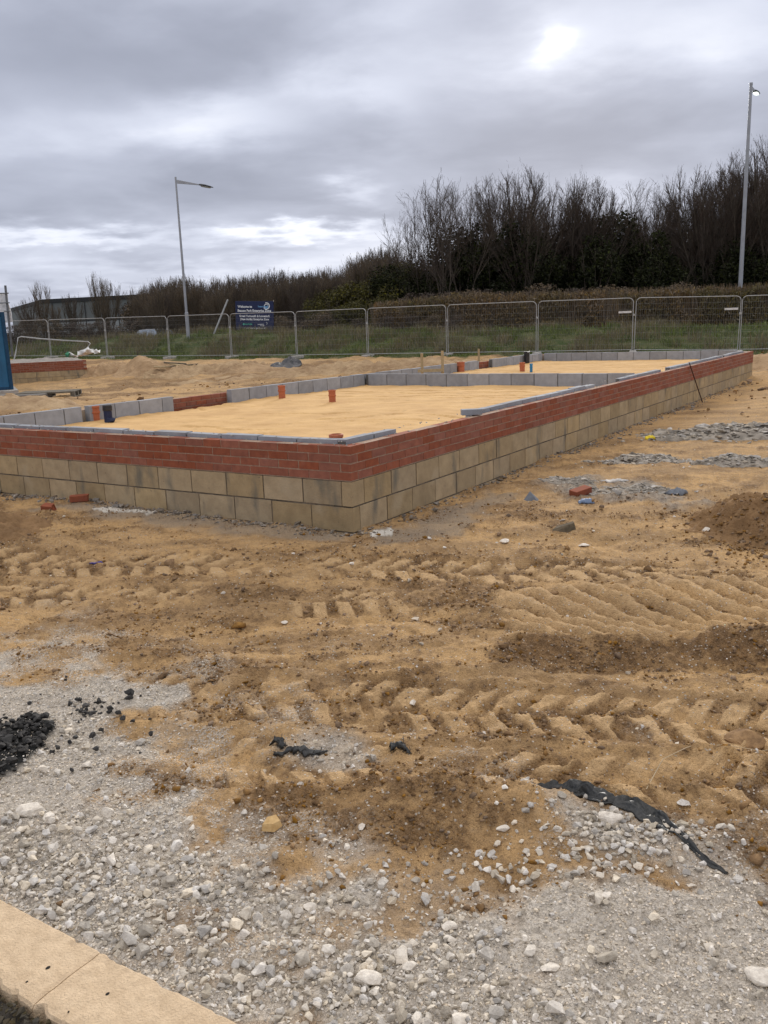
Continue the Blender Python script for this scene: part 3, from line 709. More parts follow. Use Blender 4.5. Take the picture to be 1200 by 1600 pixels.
for parts_ in ([(.22, 1.86), (1.98, 3.56)], [(4.86, 8.86), (8.97, 12.92), (13.16, 14.12)], [(14.92, 18.35)]):
    il = MB(); gj = MB()
    for a, b in parts_: leaf(il, 'u', 5.70, 5.80, a, b, .79, jz=.004); jt('u', 5.706, 5.794, a, b-.02, .776)
    il.build('far_inner_leaf', greym, F1); gj.build('far_inner_joints', greyj, F1)
il = MB(); gj = MB()
leaf(il, 'v', 8.87, 8.97, .24, 5.69, .79, jz=.003); jt('v', 8.876, 8.964, .24, 5.68, .778)
il.build('party_wall', greym, F1); gj.build('party_wall_joints', greyj, F1)
il = MB(); gj = MB()
leaf(il, 'v', 18.38, 18.48, .34, 5.68, .79, jz=.003); jt('v', 18.386, 18.474, .34, 5.66, .778)
il.build('end_inner_leaf', greym, F1); gj.build('end_inner_joints', greyj, F1)
fill = MB(); [fill.box(a, b, 5.801, WID-.1035, .3, .739) for a, b in ((.11, 3.56), (4.86, 14.12), (14.92, 18.3))]; fill.box(18.481, LEN-.104, .11, WID-.12, .3, .739)
fill.build('cavity_fill', mat('lean_concrete', (.42, .36, .29), rough=.95, col2=(.30, .23, .16), scale=8, bump=.6, bscale=60), F1)

sandm = mat('building_sand', (.70, .455, .20), rough=.97, col2=(.56, .345, .145), scale=1.6, bump=.7, bscale=40, dist=.012)
def sandbed(u0, u1, v0, v1, seed):
    du = .045; U_ = np.arange(u0, u1, du); V_ = np.arange(v0, v1, du); A_, B_ = np.meshgrid(U_, V_, indexing='ij')
    z = .566+fbm(A_, B_, .8, 3, seed)*.020+fbm(A_*1.6, B_*.8, 3.2, 4, seed+1)*.016
    # raked drag marks, mostly across the slab
    q = A_*.93+B_*.16+fbm(A_, B_, .5, 3, seed+2)*1.0
    ln = sst(.07, .0, np.abs((q/.55)-np.floor(q/.55)-.5))*sst(.02, .22, fbm(A_*.9, B_*.45, 1.1, 3, seed+3)+.06)
    z = z-.036*ln+.006*sst(.25, .1, np.abs((q/.55)-np.floor(q/.55)-.62))
    z += .03*np.exp(-((A_-u0)/.12)**2)*np.abs(fbm(B_, A_, 1.5, 2, seed+5))*2 + .035*np.exp(-((B_-v1)/.2)**2)*np.clip(fbm(A_, B_, .9, 2, seed+6)+.2, 0, 1)
    n0, n1 = A_.shape; i = np.arange(n0-1)[:, None]; j = np.arange(n1-1)[None]
    Fc = np.stack([i*n1+j, (i+1)*n1+j, (i+1)*n1+j+1, i*n1+j+1], -1).reshape(-1, 4)
    o = mesh_np('sand_bed', np.stack([A_.ravel(), B_.ravel(), z.ravel()], -1), Fc, sandm, smooth=True, loc=(C0[0], C0[1], 0)); o.rotation_euler = (0, 0, BANG)
    return tag(o, kind='structure')
sandbed(.19, 8.90, .16, 5.74, 300); sandbed(8.92, 18.42, .16, 5.74, 320)
# darker blotches in the sand colour, painted shade for drag marks under flat light
smears_and_shade(sandm, 5, .60, .70, (.43, .27, .11), .45, 1)

# loose things on the foundation
def lbox(name, u, v, z, L, W_, H_, rot, m, label, cat, b=.004, tilt=0):
    p = UV(u, v, z); o = MB().bbox(-L/2, L/2, -W_/2, W_/2, 0, H_, b).build(name, m, loc=p); o.rotation_euler = (tilt, 0, rot); return tag(o, label, cat)
a_ = atd(728, 648, 8.75); b_ = atd(760, 648, 8.95)
p = UV(2.47, .10, .752); o = MB().bbox(-.11, .11, -.05, .05, 0, .062, .004).build('loose_block', greym, loc=p); o.rotation_euler = (0, 0, math.radians(4)); tag(o, 'loose grey block lying across the brick wall top where the raised inner leaf begins again', 'block')

claym = mat('orange_clay', (.50, .155, .07), rough=.65, col2=(.40, .12, .055), scale=12, island=0, spec=.4)
claydark = mat('pipe_inside', (.10, .035, .02), rough=.9)
def pipe(u, v, z0, z1, r, label, m=claym, collar=True, cat='drain pipe', loc=None):
    p = UV(u, v, z0) if loc is None else np.array([loc[0], loc[1], z0]); h = z1-z0
    rt = empty('drain_pipe', p, 0, label=label, cat=cat)
    MB().lathe([(r, -.05), (r, h-.11), (r*1.0, h-.008), (r*.95, h), (r*.84, h), (r*.84, h*.3), (0, h*.3)], n=24).build('pipe', m, rt, smooth=False)
    if collar:
        c = MB()
        c.lathe([(r*1.0, h-.105), (r*1.17, h-.100), (r*1.17, h-.080), (r*1.04, h-.078), (r*1.04, h-.030), (r*1.15, h-.026), (r*1.15, h-.004), (r*.98, h-.001)], n=24); c.build('collar', m, rt)
    return rt
def on_sand(x, y, z=.566): P_ = at(x, y, z); return P_
def pipe_px(xc, ytop, ybot, wpx, label, **k):
    P_ = at(xc, ybot, .566); d = math.hypot(P_[0], P_[1]); d2 = np.array([P_[0], P_[1], 0]); r = wpx*P_[1]/FPX/2/1.15
    lo, hi = .566, 1.5
    for _ in range(40):
        mm = (lo+hi)/2; q = np.array([P_[0], P_[1], mm-CAMH]); yy = 800-FPX*(q@_U)/(q@_F)
        if yy > ytop: lo = mm
        else: hi = mm
    return pipe(0, 0, .566, lo, r, label, loc=P_, **k)
pipe_px(519.5, 609, 628, 12, 'orange clay drain pipe standing alone in the middle of the near sand bed')
pipe_px(441, 602, 624, 12, 'orange clay drain pipe against the far grey blocks, left of the free-standing one')
pipe_px(149, 634, 659, 17, 'orange clay drain pipe at the far left inner wall beside the dark blue wrapped pipe')
pipe_px(816, 566, 581, 9, 'orange clay drain pipe in the farther sand bed beside the bright blue pipe')
P_ = at(525, 679, .80); pipe(0, 0, .566, .805, .056, 'orange clay pipe collar showing behind the near corner of the brick wall', loc=P_)
bluem = mat('blue_plastic', (.02, .20, .42), rough=.4, spec=.5); navym = mat('dark_blue_plastic', (.018, .026, .07), rough=.45, bump=.5, bscale=30); blackp = mat('black_plastic', (.015, .015, .017), rough=.35, spec=.6, bump=.6, bscale=18, dist=.02)
pipe_px(830, 568, 582, 5, 'bright blue water pipe standing in the farther sand bed', m=bluem)
P_ = atd(718, 575, 20.0); pipe(13.04, 5.66, .566, .82, .085, 'orange clay pipe set into a gap of the far wall behind the party wall')
pipe(16.95, 5.60, .566, .90, .075, 'black pipe end against the far wall in the farther sand bed', m=blackp)
P_ = at(170, 660, .566); rt = empty('wrapped_pipe', P_, 0, label='dark blue pipe with a black cap and crumpled wrapping beside the leftmost orange pipe', cat='pipe')
MB().lathe([(.056, -.05), (.056, .17)], n=18).build('pipe', navym, rt)
MB().lathe([(.0, .245), (.060, .24), (.064, .23), (.064, .165), (.057, .160)], n=18).build('cap', blackp, rt)
V, Fc = stone_shape(2, np.random.default_rng(4), 6, .5); mesh_np('wrapping', V*np.array([.08, .05, .10])+np.array([.04, -.05, .03]), Fc, navym, rt)
# ochre bits on the far corner and mortar blobs on the wall tops
def blob_mesh(name, c, r, m, seed, label, cat, sq=.5, sub=3):
    V, Fc = stone_shape(sub, np.random.default_rng(seed), 7, sq); return tag(mesh_np(name, V*r, Fc, m, loc=c, smooth=False), label, cat)
mort = mat('grey_mortar_lump', (.50, .47, .42), rough=.95, col2=(.34, .32, .28), scale=30, bump=.6, bscale=60)
x_ = []; y_ = []; z_ = []
rr = np.random.default_rng(12)
for k in range(420):
    s = rr.uniform(0, 18.6) if k < 300 else 0; v = rr.uniform(.03, .2) if k < 300 else rr.uniform(.1, 5.5)
    if k >= 300: s = rr.uniform(.03, .2)
    p = UV(s, v); x_.append(p[0]); y_.append(p[1]); z_.append(.742 if (v if k < 300 else s) < .10 else .772)
tag(scatter('mortar_droppings', np.array(x_), np.array(y_), rr.uniform(.004, .014, len(x_)), mort, 1, rr, z=np.array(z_)), kind='stuff')

# steel rod leaning on the wall
q0 = at(1098, 627, 0.0); lo = atd(1077, 567, 16.1)
rustm = mat('rusty_steel', (.055, .030, .024), rough=.8, col2=(.11, .05, .03), scale=30)
u0_, v0_ = uvw(q0[0], q0[1]); 
best = min(((abs(uvw(*atd(1077, 567, Y)[:2])[1]+.02), Y) for Y in np.arange(14, 20, .02)))[1]; lo = atd(1077, 567, best)
o = MB().tube([q0+np.array([0, 0, -.03]), lo], .011, 8).build('steel_rod', rustm); tag(o, 'thin rusty steel rod leaning against the outside of the long brick wall', 'rod')

# timber profile behind the party wall
woodm = mat('raw_timber', (.46, .36, .21), rough=.85, col2=(.36, .27, .15), scale=20)
rt = empty('timber_profile', np.array([*atd(691, 582, 17.4)[:2], .5]), 0, label='pale timber profile with two stakes and a cross board just behind the party wall', cat='timber profile')
def stake(x, ytop, Y, zb, w=.05):
    t = atd(x, ytop, Y)-np.array(rt.location); return t
Ys = 17.4
t1 = stake(691, 548, Ys, 0); t2 = stake(659, 552, Ys+.30, 0); t3 = atd(748, 545, 27)
for t in (t1, t2): MB().bbox(t[0]-.027, t[0]+.027, t[1]-.02, t[1]+.02, 0, t[2], .003).build('stake', woodm, rt)
c1_ = atd(653, 579.5, Ys+.31)-np.array(rt.location); c2_ = atd(693, 578, Ys-.06)-np.array(rt.location)
dx = c2_-c1_; n_q = np.array([-dx[1], dx[0], 0]); n_q = n_q/np.linalg.norm(n_q)*.012
b_ = MB(); V = [c1_-n_q, c2_-n_q, c2_+n_q, c1_+n_q]; b_.add([v+np.array([0, -.035, -.03]) for v in V]+[v+np.array([0, -.035, .03]) for v in V], [(0, 1, 2, 3)[::-1], (4, 5, 6, 7), (0, 1, 5, 4), (1, 2, 6, 5), (2, 3, 7, 6), (3, 0, 4, 7)]); b_.build('cross_board', woodm, rt)
gy = gz1(t3[0], t3[1]); tag(MB().bbox(-.03, .03, -.03, .03, -.2, t3[2]-gy, .004).build('stake', woodm, loc=(t3[0], t3[1], gy)), 'short timber stake standing alone at the grass edge right of the timber profile', 'stake')

# ------------------------------------------------------------------ bricks and litter on the ground
def brick_at(x, y, rz, label, L=.215, broken=False, tilt=(0, 0)):
    p = ground_at(x, y); z = gz1(p[0], p[1]); mb = MB().bbox(-L/2, L/2, -.051, .051, 0, .065, .004)
    if broken: mb.v = [(q[0]+(random.uniform(-.035, .02) if q[0] > L*.3 else 0), q[1], q[2]) for q in mb.v]
    o = mb.build('brick', brickm, loc=(p[0], p[1], z-.008)); o.rotation_euler = (tilt[0], tilt[1], rz); return tag(o, label, 'brick', 'loose red bricks')
brick_at(907, 777, math.radians(32), 'whole red brick lying on the sand right of the small grey pyramid of block', tilt=(.1, -.12))
brick_at(124, 790, math.radians(14), 'red half brick at the foot of the block wall, right of the other one', L=.17, broken=True)
brick_at(77, 801, math.radians(-10), 'broken red brick piece nearest the left edge of the frame', L=.12, broken=True, tilt=(.15, .1))
slate = mat('grey_slate', (.20, .22, .25), rough=.8, col2=(.15, .165, .19), scale=20, bump=.4, bscale=60)
p = ground_at(829, 783); z = gz1(p[0], p[1]); o = MB().add([(-.085, -.03, -.01), (.06, -.05, -.01), (.09, .05, -.01), (-.03, .06, -.01), (-.005, .005, .085)], [(0, 3, 2, 1), (0, 1, 4), (1, 2, 4), (2, 3, 4), (3, 0, 4)]).build('block_offcut', slate, loc=(p[0], p[1], z)); tag(o, 'small pointed blue-grey block offcut on the sand near the wall', 'block offcut')
def rag(name, x, y, L, W_, H_, rot, m, label, cat, seed, z_off=.01, nx=26, ny=12, fray=0):
    p = ground_at(x, y); z = gz1(p[0], p[1]); rng = np.random.default_rng(seed)
    s, t = np.meshgrid(np.linspace(-1, 1, nx), np.linspace(-1, 1, ny), indexing='ij')
    prof = (1-np.abs(s)**1.7)**.8*.85+.15
    a = s*L/2+vnoise(s*3.+seed, t*2., seed)*L*.06; b = t*W_/2*prof*(1+vnoise(s*7.+seed, t*0, seed+1)*.9)+np.sin(s*2.2+seed)*W_*.25
    if fray: b = b+np.where(np.abs(t) > .8, rng.normal(size=s.shape)*W_*.15, 0)
    h = H_*(.5+vnoise(s*4.+t, t*5.+s*3., seed+2))*prof + H_*.8*(1-t*t)*prof + H_*.6*vnoise(s*11., t*6., seed+4)*prof
    ca, sa = math.cos(rot), math.sin(rot); X_p, Y_p = a*ca-b*sa, a*sa+b*ca
    zz_ = gz((p[0]+X_p).ravel(), (p[1]+Y_p).ravel()).reshape(s.shape)-z
    V = np.stack([X_p, Y_p, zz_+h*.8-.002-np.where(np.abs(t) < .99, 0, .006)], -1).reshape(-1, 3)
    Fc = [(i*ny+j, (i+1)*ny+j, (i+1)*ny+j+1, i*ny+j+1) for i in range(nx-1) for j in range(ny-1)]
    mb = MB().add(V, Fc)
    n = len(V)
    if fray:
        for k in range(fray):
            i = rng.integers(0, nx); j = rng.choice([0, ny-1]); b = np.array(V[i*ny+j]); q = b+np.array([rng.normal()*L*.05, (1 if j else -1)*abs(rng.normal())*W_*.25, abs(rng.normal())*H_*.5])
            mb.tube([b, (b+q)/2+rng.normal(size=3)*.002, q], .0007, 3, False)
    o = mb.build(name, m, loc=(p[0], p[1], z+z_off), smooth=True)
    so_ = o.modifiers.new('thickness', 'SOLIDIFY'); so_.thickness = .0025
    return tag(o, label, cat)
geo = mat('black_geotextile', (.014, .017, .019), rough=.36, col2=(.060, .062, .060), scale=30, bump=.9, bscale=70, spec=.5, dist=.006)
rag('cloth_scrap', 470, 1177, .22, .028, .020, math.radians(2), geo, 'torn strip of black fabric pressed into the sand, left of the smaller scrap', 'fabric scrap', 3, fray=14, ny=10)
rag('cloth_scrap', 437, 1167, .05, .045, .030, math.radians(100), geo, 'frayed black end of fabric sticking up at the left tip of the torn strip', 'fabric scrap', 13, fray=16, ny=10)
rag('cloth_scrap', 624, 1173, .115, .040, .026, math.radians(-48), geo, 'small twisted black fabric scrap in the middle of the foreground', 'fabric scrap', 5, fray=18, ny=10)
# long membrane strip following a curve
pts = [(808, 1238), (850, 1243), (890, 1236), (930, 1247), (975, 1262), (1015, 1278), (1040, 1290), (1060, 1312), (1085, 1332), (1110, 1347), (1140, 1358)]
wd = [.008, .020, .046, .048, .044, .044, .036, .015, .010, .011, .004]
cs = np.array([at(*q) for q in pts]); V = []; ny = 15; nn = 120
tt = np.linspace(0, len(cs)-1, nn); cx_ = np.interp(tt, range(len(cs)), cs[:, 0]); cy_ = np.interp(tt, range(len(cs)), cs[:, 1]); ww = np.interp(tt, range(len(cs)), wd)
k5 = np.ones(9)/9; cx_ = np.convolve(np.pad(cx_, 4, 'edge'), k5, 'valid'); cy_ = np.convolve(np.pad(cy_, 4, 'edge'), k5, 'valid')
tx, ty = np.gradient(cx_), np.gradient(cy_); ln = np.hypot(tx, ty); nx_, ny_ = -ty/ln, tx/ln
ii, t = np.meshgrid(np.arange(nn), np.linspace(-1, 1, ny), indexing='ij'); w_ = ww[ii]
b = t*w_*(1+vnoise(ii*.13, t*.7, 3)*.7+vnoise(ii*.5, t*1.2, 5)*.35); X_p = cx_[ii]+nx_[ii]*b; Y_p = cy_[ii]+ny_[ii]*b
V = np.stack([X_p, Y_p, gz(X_p.ravel(), Y_p.ravel()).reshape(t.shape)+.004+.018*(1-t*t)*(w_/.05)+(vnoise(ii*.035+1, t*5.5+ii*.03, 8)*.050+vnoise(ii*.22, t*9., 9)*.018)*np.minimum(1, w_/.03)*(1-.4*np.abs(t))], -1).reshape(-1, 3)
o = MB().add(V, [(i*ny+j, (i+1)*ny+j, (i+1)*ny+j+1, i*ny+j+1) for i in range(nn-1) for j in range(ny-1)]).build('membrane_strip', geo, smooth=True)
o.modifiers.new('thickness', 'SOLIDIFY').thickness = .003; tag(o, 'long crumpled strip of black membrane edging the gravel at the lower right', 'membrane')
# splintered wood chip, straw wire, scraps
chipm = mat('fresh_wood', (.62, .43, .20), rough=.8, col2=(.48, .30, .12), scale=60)
p = at(425, 1297); z = gz1(p[0], p[1]); o = MB().add([(-.032, -.02, 0), (.012, -.028, .0), (.038, .0, .006), (.02, .03, .02), (-.018, .022, .016), (-.03, -.012, .022), (.008, -.018, .026), (.03, .004, .024), (.014, .026, .034), (-.016, .018, .032)], [(0, 4, 3, 2, 1), (5, 6, 7, 8, 9), (0, 1, 6, 5), (1, 2, 7, 6), (2, 3, 8, 7), (3, 4, 9, 8), (4, 0, 5, 9)]).build('wood_chip', chipm, loc=(p[0], p[1], z)); tag(o, 'splintered yellow wood chip at the edge of the gravel', 'wood chip')
wirem = mat('straw', (.55, .45, .30), rough=.8)
cp = [(1010, 1235), (1035, 1205), (1075, 1185), (1130, 1176), (1190, 1172), (1235, 1175)]
mb = MB(); pw = []
for i, q in enumerate(cp):
    p = at(*q); pw.append(np.array([p[0], p[1], gz1(p[0], p[1])+.006+.015*(i % 2)]))
pw = np.array(pw); tq = np.linspace(0, len(cp)-1, 40); pw2 = [np.array([np.interp(t, range(len(cp)), pw[:, k]) for k in range(3)]) for t in tq]
tag(mb.tube(pw2, .0016, 4).build('straw_stalk', wirem), 'long thin pale stalk arching over the soil at the right edge', 'stalk')
litterb = mat('light_blue_plastic', (.20, .27, .40), rough=.5, col2=(.12, .17, .27)); yel = mat('yellow_plastic', (.80, .62, .03), rough=.5)
rag('plastic_scrap', 915, 789, .15, .09, .03, .2, litterb, 'crumpled pale blue plastic scrap just in front of the whole brick', 'plastic scrap', 21, nx=14, ny=9)
rag('plastic_scrap', 1016, 687, .14, .11, .05, .3, yel, 'small yellow plastic scrap on the sand beside the long wall', 'plastic scrap', 22, nx=10, ny=8)
rag('plastic_scrap', 960, 755, .30, .06, .03, -.4, mat('white_film', (.72, .70, .66), rough=.6), 'thin white film lying among the grey rubble', 'plastic scrap', 23, nx=14, ny=7)
rag('plastic_scrap', 1058, 771, .24, .13, .05, .1, slate, 'crumpled slate-grey sheet on the rubble right of the white film', 'plastic scrap', 24, nx=14, ny=9)
rag('twine', 150, 877, .10, .012, .01, .2, mat('blue_twine', (.08, .08, .32), rough=.6), 'short end of blue twine on the sand at the left', 'twine', 25, nx=14, ny=4)
darkwood = mat('weathered_wood', (.17, .135, .09), rough=.95, col2=(.09, .075, .05), scale=20, bump=.6, bscale=40)
p = ground_at(880, 828); o = MB().add([(-.12, -.03, -.01), (.10, -.045, -.01), (.12, .03, -.01), (-.06, .04, -.01), (-.10, -.01, .02), (.09, -.02, .06), (.10, .02, .065), (-.04, .03, .035)], [(0, 3, 2, 1), (4, 5, 6, 7), (0, 1, 5, 4), (1, 2, 6, 5), (2, 3, 7, 6), (3, 0, 4, 7)]).build('wood_offcut', darkwood, loc=(p[0], p[1], gz1(p[0], p[1]))); o.rotation_euler = (0, 0, .25); tag(o, 'dark weathered wood offcut lying on open sand below the whole brick', 'wood offcut')
for a in [(912, 848, 22, 'flat cream stone right of the dark wood offcut', 31, .45), (790, 848, 18, 'cream stone on the sand left of the dark wood offcut', 32, .7), (1103, 832, 14, 'pale stone at the left foot of the brown soil heap', 33, .7),
          (550, 883, 9, 'small white pebble on the sand below the corner of the wall', 34, .7), (443, 968, 13, 'white pebble beside a dark twig in the middle left sand', 35, .7), (1163, 1160, 66, 'rounded clod of sandy soil at the right edge', 36, .5)]:
    stone(a[0], a[1], a[2], a[3], a[4], m=(limestone if a[4] != 36 else clodm), tall=a[5])

# ------------------------------------------------------------------ heaps
def heap(name, c, rx, ry, h, m, label, cat, seed, rot=0, rough=.25, n=90, freq=4., sharp=1.0, zb=None):
    V = []; a = np.linspace(-1.15, 1.15, n); A_, B_ = np.meshgrid(a, a, indexing='ij'); r = np.hypot(A_, B_)
    ca, sa = math.cos(rot), math.sin(rot); X = c[0]+A_*rx*ca-B_*ry*sa; Y = c[1]+A_*rx*sa+B_*ry*ca
    rr_ = r+fbm(X, Y, 1.1/max(rx, ry)*1.2, 3, seed)*.7
    z = h*np.clip(1-rr_, -.2, 1)**1.0 if sharp > 1.5 else h*(sst(1.05, .05, rr_)-.06)
    z = z+h*rough*(fbm(X, Y, freq, 4, seed+3)+.35*billow(X, Y, freq*2.2, 3, seed+5))*sst(1.1, .7, rr_)
    g = gz(X.ravel(), Y.ravel()).reshape(X.shape) if zb is None else zb
    z = g+np.where(r > 1.05, -.08, z)
    i = np.arange(n-1)[:, None]; j = np.arange(n-1)[None]; Fc = np.stack([i*n+j, (i+1)*n+j, (i+1)*n+j+1, i*n+j+1], -1).reshape(-1, 4)
    o = mesh_np(name, np.stack([X.ravel()-c[0], Y.ravel()-c[1], z.ravel()], -1), Fc, m, smooth=True, loc=(c[0], c[1], 0)); return tag(o, label, cat)
soilm = mat('heaped_soil', (.31, .19, .092), rough=.98, col2=(.20, .12, .058), scale=5, bump=.8, bscale=45, dist=.02)
hc = at(1262, 838); heap('soil_heap', hc, .98, .80, .34, soilm, 'brown heap of dug soil at the right edge of the frame', 'soil heap', 5, rough=.35, n=170, freq=6)
x, y = rg.normal(hc[0]-.05, .40, 2600), rg.normal(hc[1]-.1, .42, 2600)
DG = bpy.context.evaluated_depsgraph_get(); DG.update()
def drop(xs, ys, objs, z0=5):
    zs = []
    for a, b in zip(xs, ys):
        zz_ = -9
        for ob in objs:
            ok, l, *_ = ob.ray_cast(Vector((a, b, z0))-ob.location, Vector((0, 0, -1)))
            if ok: zz_ = max(zz_, l.z+ob.location.z)
        zs.append(zz_)
    return np.array(zs)
ho = bpy.data.objects['soil_heap']; z = np.maximum(drop(x, y, [ho]), gz(x, y)); tag(scatter('heap_crumbs', x, y, rg.lognormal(math.log(.011), .45, len(x)), clodm, 1, rg, z=z, smooth=True), kind='stuff')
hl = at(-20, 835); heap('soil_heap', hl, .55, .8, .16, soilm, 'low brown soil heap at the left edge below the block wall', 'soil heap', 9, rough=.4, n=90, freq=6)
rubm = mat('wet_concrete_rubble', (.42, .375, .315), rough=.9, col2=(.20, .18, .15), scale=7, bump=.8, bscale=40, dist=.02)
slabm = mat('rubble_flakes', (.47, .43, .37), rough=.9, col2=(.25, .225, .19), scale=20, bump=.5, bscale=50, island=.35)
def rubble(px_, py_, rx, ry, h, label, seed, n=260, sz=.035, rot=0.):
    c = ground_at(px_, py_); rt_o = heap('rubble_patch', c, rx, ry, h, rubm, label, 'rubble', seed, rot=rot, rough=.9, n=110, freq=5)
    rng = np.random.default_rng(seed); a = rng.normal(0, .42, n)*rx; b = rng.normal(0, .42, n)*ry; ca, sa = math.cos(rot), math.sin(rot); xx = c[0]+a*ca-b*sa; yy = c[1]+a*sa+b*ca
    zz_ = np.maximum(drop(xx, yy, [rt_o]), gz(xx, yy))
    k_ = scatter('flakes', xx-c[0], yy-c[1], rng.lognormal(math.log(sz), .5, n), slabm, 1, rng, flat=.35, tilt=.35, z=zz_); k_.parent = rt_o
    k_['kind'] = 'stuff'; return rt_o
rubble(1175, 680, 1.55, .55, .10, 'largest dark grey patch of broken concrete, near the right edge', 41, 1500, .030, -.12)
rubble(1012, 720, .72, .30, .07, 'grey crust of spilt concrete between the long wall and the right edge', 42, 900, .020)
rubble(1180, 722, .75, .30, .07, 'pale grey patch of broken concrete just below the largest one', 43, 900, .022)
rubble(975, 770, .55, .28, .025, 'thin scatter of grey rubble right of the whole brick', 44, 700, .013)
rubble(890, 757, .30, .2, .02, 'small scatter of grey rubble just behind the whole brick', 45, 250, .012)
# mortar droppings along the foot of the blockwork
xs, ys = [], []
for k in range(2600):
    if k % 2: u_, v_ = rr.uniform(-.1, 17), -abs(rr.normal(0, .10))-.01
    else: u_, v_ = -abs(rr.normal(0, .09))-.01, rr.uniform(-.1, 5.9)
    p = UV(u_, v_); xs.append(p[0]); ys.append(p[1])
tag(scatter('wall_foot_mortar', np.array(xs), np.array(ys), rr.lognormal(math.log(.012), .5, len(xs)), mat('old_mortar', (.30, .265, .22), rough=.95, col2=(.19, .16, .13), scale=20, island=.3), 1, rr, flat=.6), kind='stuff')

# ================================================================== background
galv = mat('galvanised_steel', (.44, .45, .45), rough=.55, metal=.3, col2=(.33, .34, .34), scale=6, spec=.5)
wire = mat('fence_wire', (.22, .225, .22), rough=.6, metal=.2)
concm = mat('concrete', (.42, .40, .37), rough=.9, scale=6, bump=.4)
def fence_mesh(L, H=1.8, parent=None):
    fr = MB(); r = .0145; rc = .16; pts = []
    for cx_, cz_, a0 in ((rc, H-rc, 180), (L-rc, H-rc, 90)):
        for k in range(6):
            a = math.radians(a0-k*18); pts.append((cx_+rc*math.cos(a), 0, cz_+rc*math.sin(a)))
    pts = [(0, 0, -.14)]+pts+[(L, 0, -.14)]
    fr.tube(pts, r, 8); fr.tube([(r, 0, 0), (L-r, 0, 0)], r*.85, 8); fr.build('frame', galv, parent)
    wb = MB(); n = int(L/.072)
    for k in range(1, n): x = L*k/n; wb.tube([(x, .0, .01), (x, .0, H-.01)], .0021, 3, False)
    for k in range(1, 9): z = H*k/9; wb.tube([(.01, .004, z), (L-.01, .004, z)], .0026, 3, False)
    wb.build('wire_mesh', wire, parent)
ords = ['farthest', 'second farthest', 'third farthest', 'fourth farthest', 'fifth', 'sixth', 'seventh', 'eighth', 'ninth', 'tenth', 'eleventh', 'twelfth', 'thirteenth']
where = ['out beyond the blue cabin at the far left', 'behind the white bag and the fallen panel', 'behind the pointed sand heap, under the warehouse end', 'with the left lamp post behind it', 'with the dark blue sign behind it',
         'above the black sheeting, right of the sign', 'immediately left of the two timber stakes', 'above the two timber stakes', 'with a white tag, behind the farther sand bed', 'left of the widest visible panel, with a white tag',
         'behind the far right corner of the foundation, widest of all', 'cut off by the right edge of the frame', 'beyond the right edge']
for i in range(len(FENCE)-1):
    a, b = FENCE[i], FENCE[i+1]; d = b-a; L = math.hypot(d[0], d[1]); 
    rt = empty('mesh_fence', a, math.atan2(d[1], d[0]), label='mesh fence panel '+where[i], cat='fence', group='temporary mesh fences in a row')
    g = .035; sub = rt; fence_mesh(L-2*g, 1.8, rt)
    for c in kids(rt): c.location = (g, 0, 0); c.rotation_euler = (0, -math.atan2(d[2], L), 0)
    if i > 0:
        MB().bbox(-.035, .035, -.03, .03, 1.18, 1.25, .006).build('clamp', galv, rt)
    if i in (8, 9):
        MB().bbox(L-.52, L-.08, -.03, -.022, 1.26, 1.33, .002).build('tag', mat('white_tag%d' % i, (.75, .75, .75), rough=.6), rt)
    ft = MB().bbox(-.36, .36, -.12, .12, -.17, -.03, .02).build('ballast_block', concm, loc=a); ft.rotation_euler = (0, 0, math.atan2(d[1], d[0])+math.pi/2); tag(ft, 'concrete foot block in the grass under a joint of the mesh fence', 'ballast block', 'fence foot blocks')

# fallen panel in front of the fence at the left
def px_rod(mb, pts, r, Y): mb.tube([atd(x, y, Y) for x, y in pts], r, 6)
rt = empty('fallen_mesh_fence', (0, 0, 0), 0, label='bent steel fence panel slumped on the bank left of the white bag', cat='fence')
mb = MB(); mb.tube([atd(21, 567, 38.2), atd(25, 549, 38.4), atd(28, 528, 38.6), atd(33, 526, 38.7), atd(60, 529, 38.9), atd(100, 532, 39.1), atd(138, 534, 39.3), atd(141, 537, 39.3), atd(136, 544, 39.2), atd(130, 550, 39.0)], .028, 7); mb.build('frame', galv, rt)
mb = MB()
for k in range(1, 26):
    t = k/26; top = atd(30+110*t, 526.8+7*t, 38.65+.6*t); bot = atd(24+108*t, 562-12*t, 38.2+.8*t); mb.tube([top, bot], .0035, 3, False)
mb.build('wire_mesh', wire, rt)
bagm = mat('white_woven_plastic', (.80, .80, .79), rough=.7, col2=(.62, .62, .60), scale=3, bump=.6, bscale=8, dist=.05); greenp = mat('green_plastic', (.05, .26, .14), rough=.6)
rt = empty('builders_bag', atd(130, 556, 37.6), 0, label='torn white builders bag with a green trim caught on the fallen panel', cat='bag')
o0 = np.array(rt.location)
def sheet(name, outline, Y, m, seed, parent, dz=.12, th=.01, org=o0):
    P_ = np.array(outline, float); c = P_.mean(0); rows = 7; V = []; n = len(P_)
    for r_ in range(rows):
        f = r_/(rows-1)
        for k in range(n):
            q = c+(P_[k]-c)*f; V.append(atd(q[0], q[1], Y+float(vnoise(np.array([q[0]*.22]), np.array([q[1]*.22]), seed)[0])*dz*4-(1-f)*dz)-org)
    Fc = [(r_*n+k, r_*n+(k+1) % n, (r_+1)*n+(k+1) % n, (r_+1)*n+k) for r_ in range(rows-1) for k in range(n)]
    o = MB().add(V, Fc).build(name, m, parent, smooth=False); o.modifiers.new('t', 'SOLIDIFY').thickness = th; return o
sheet('body', [(121, 549), (127, 547), (133, 545), (138, 541), (140, 545), (146, 545), (147, 551), (141, 553), (134, 555), (127, 557), (121, 556)], 37.9, bagm, 3, rt)
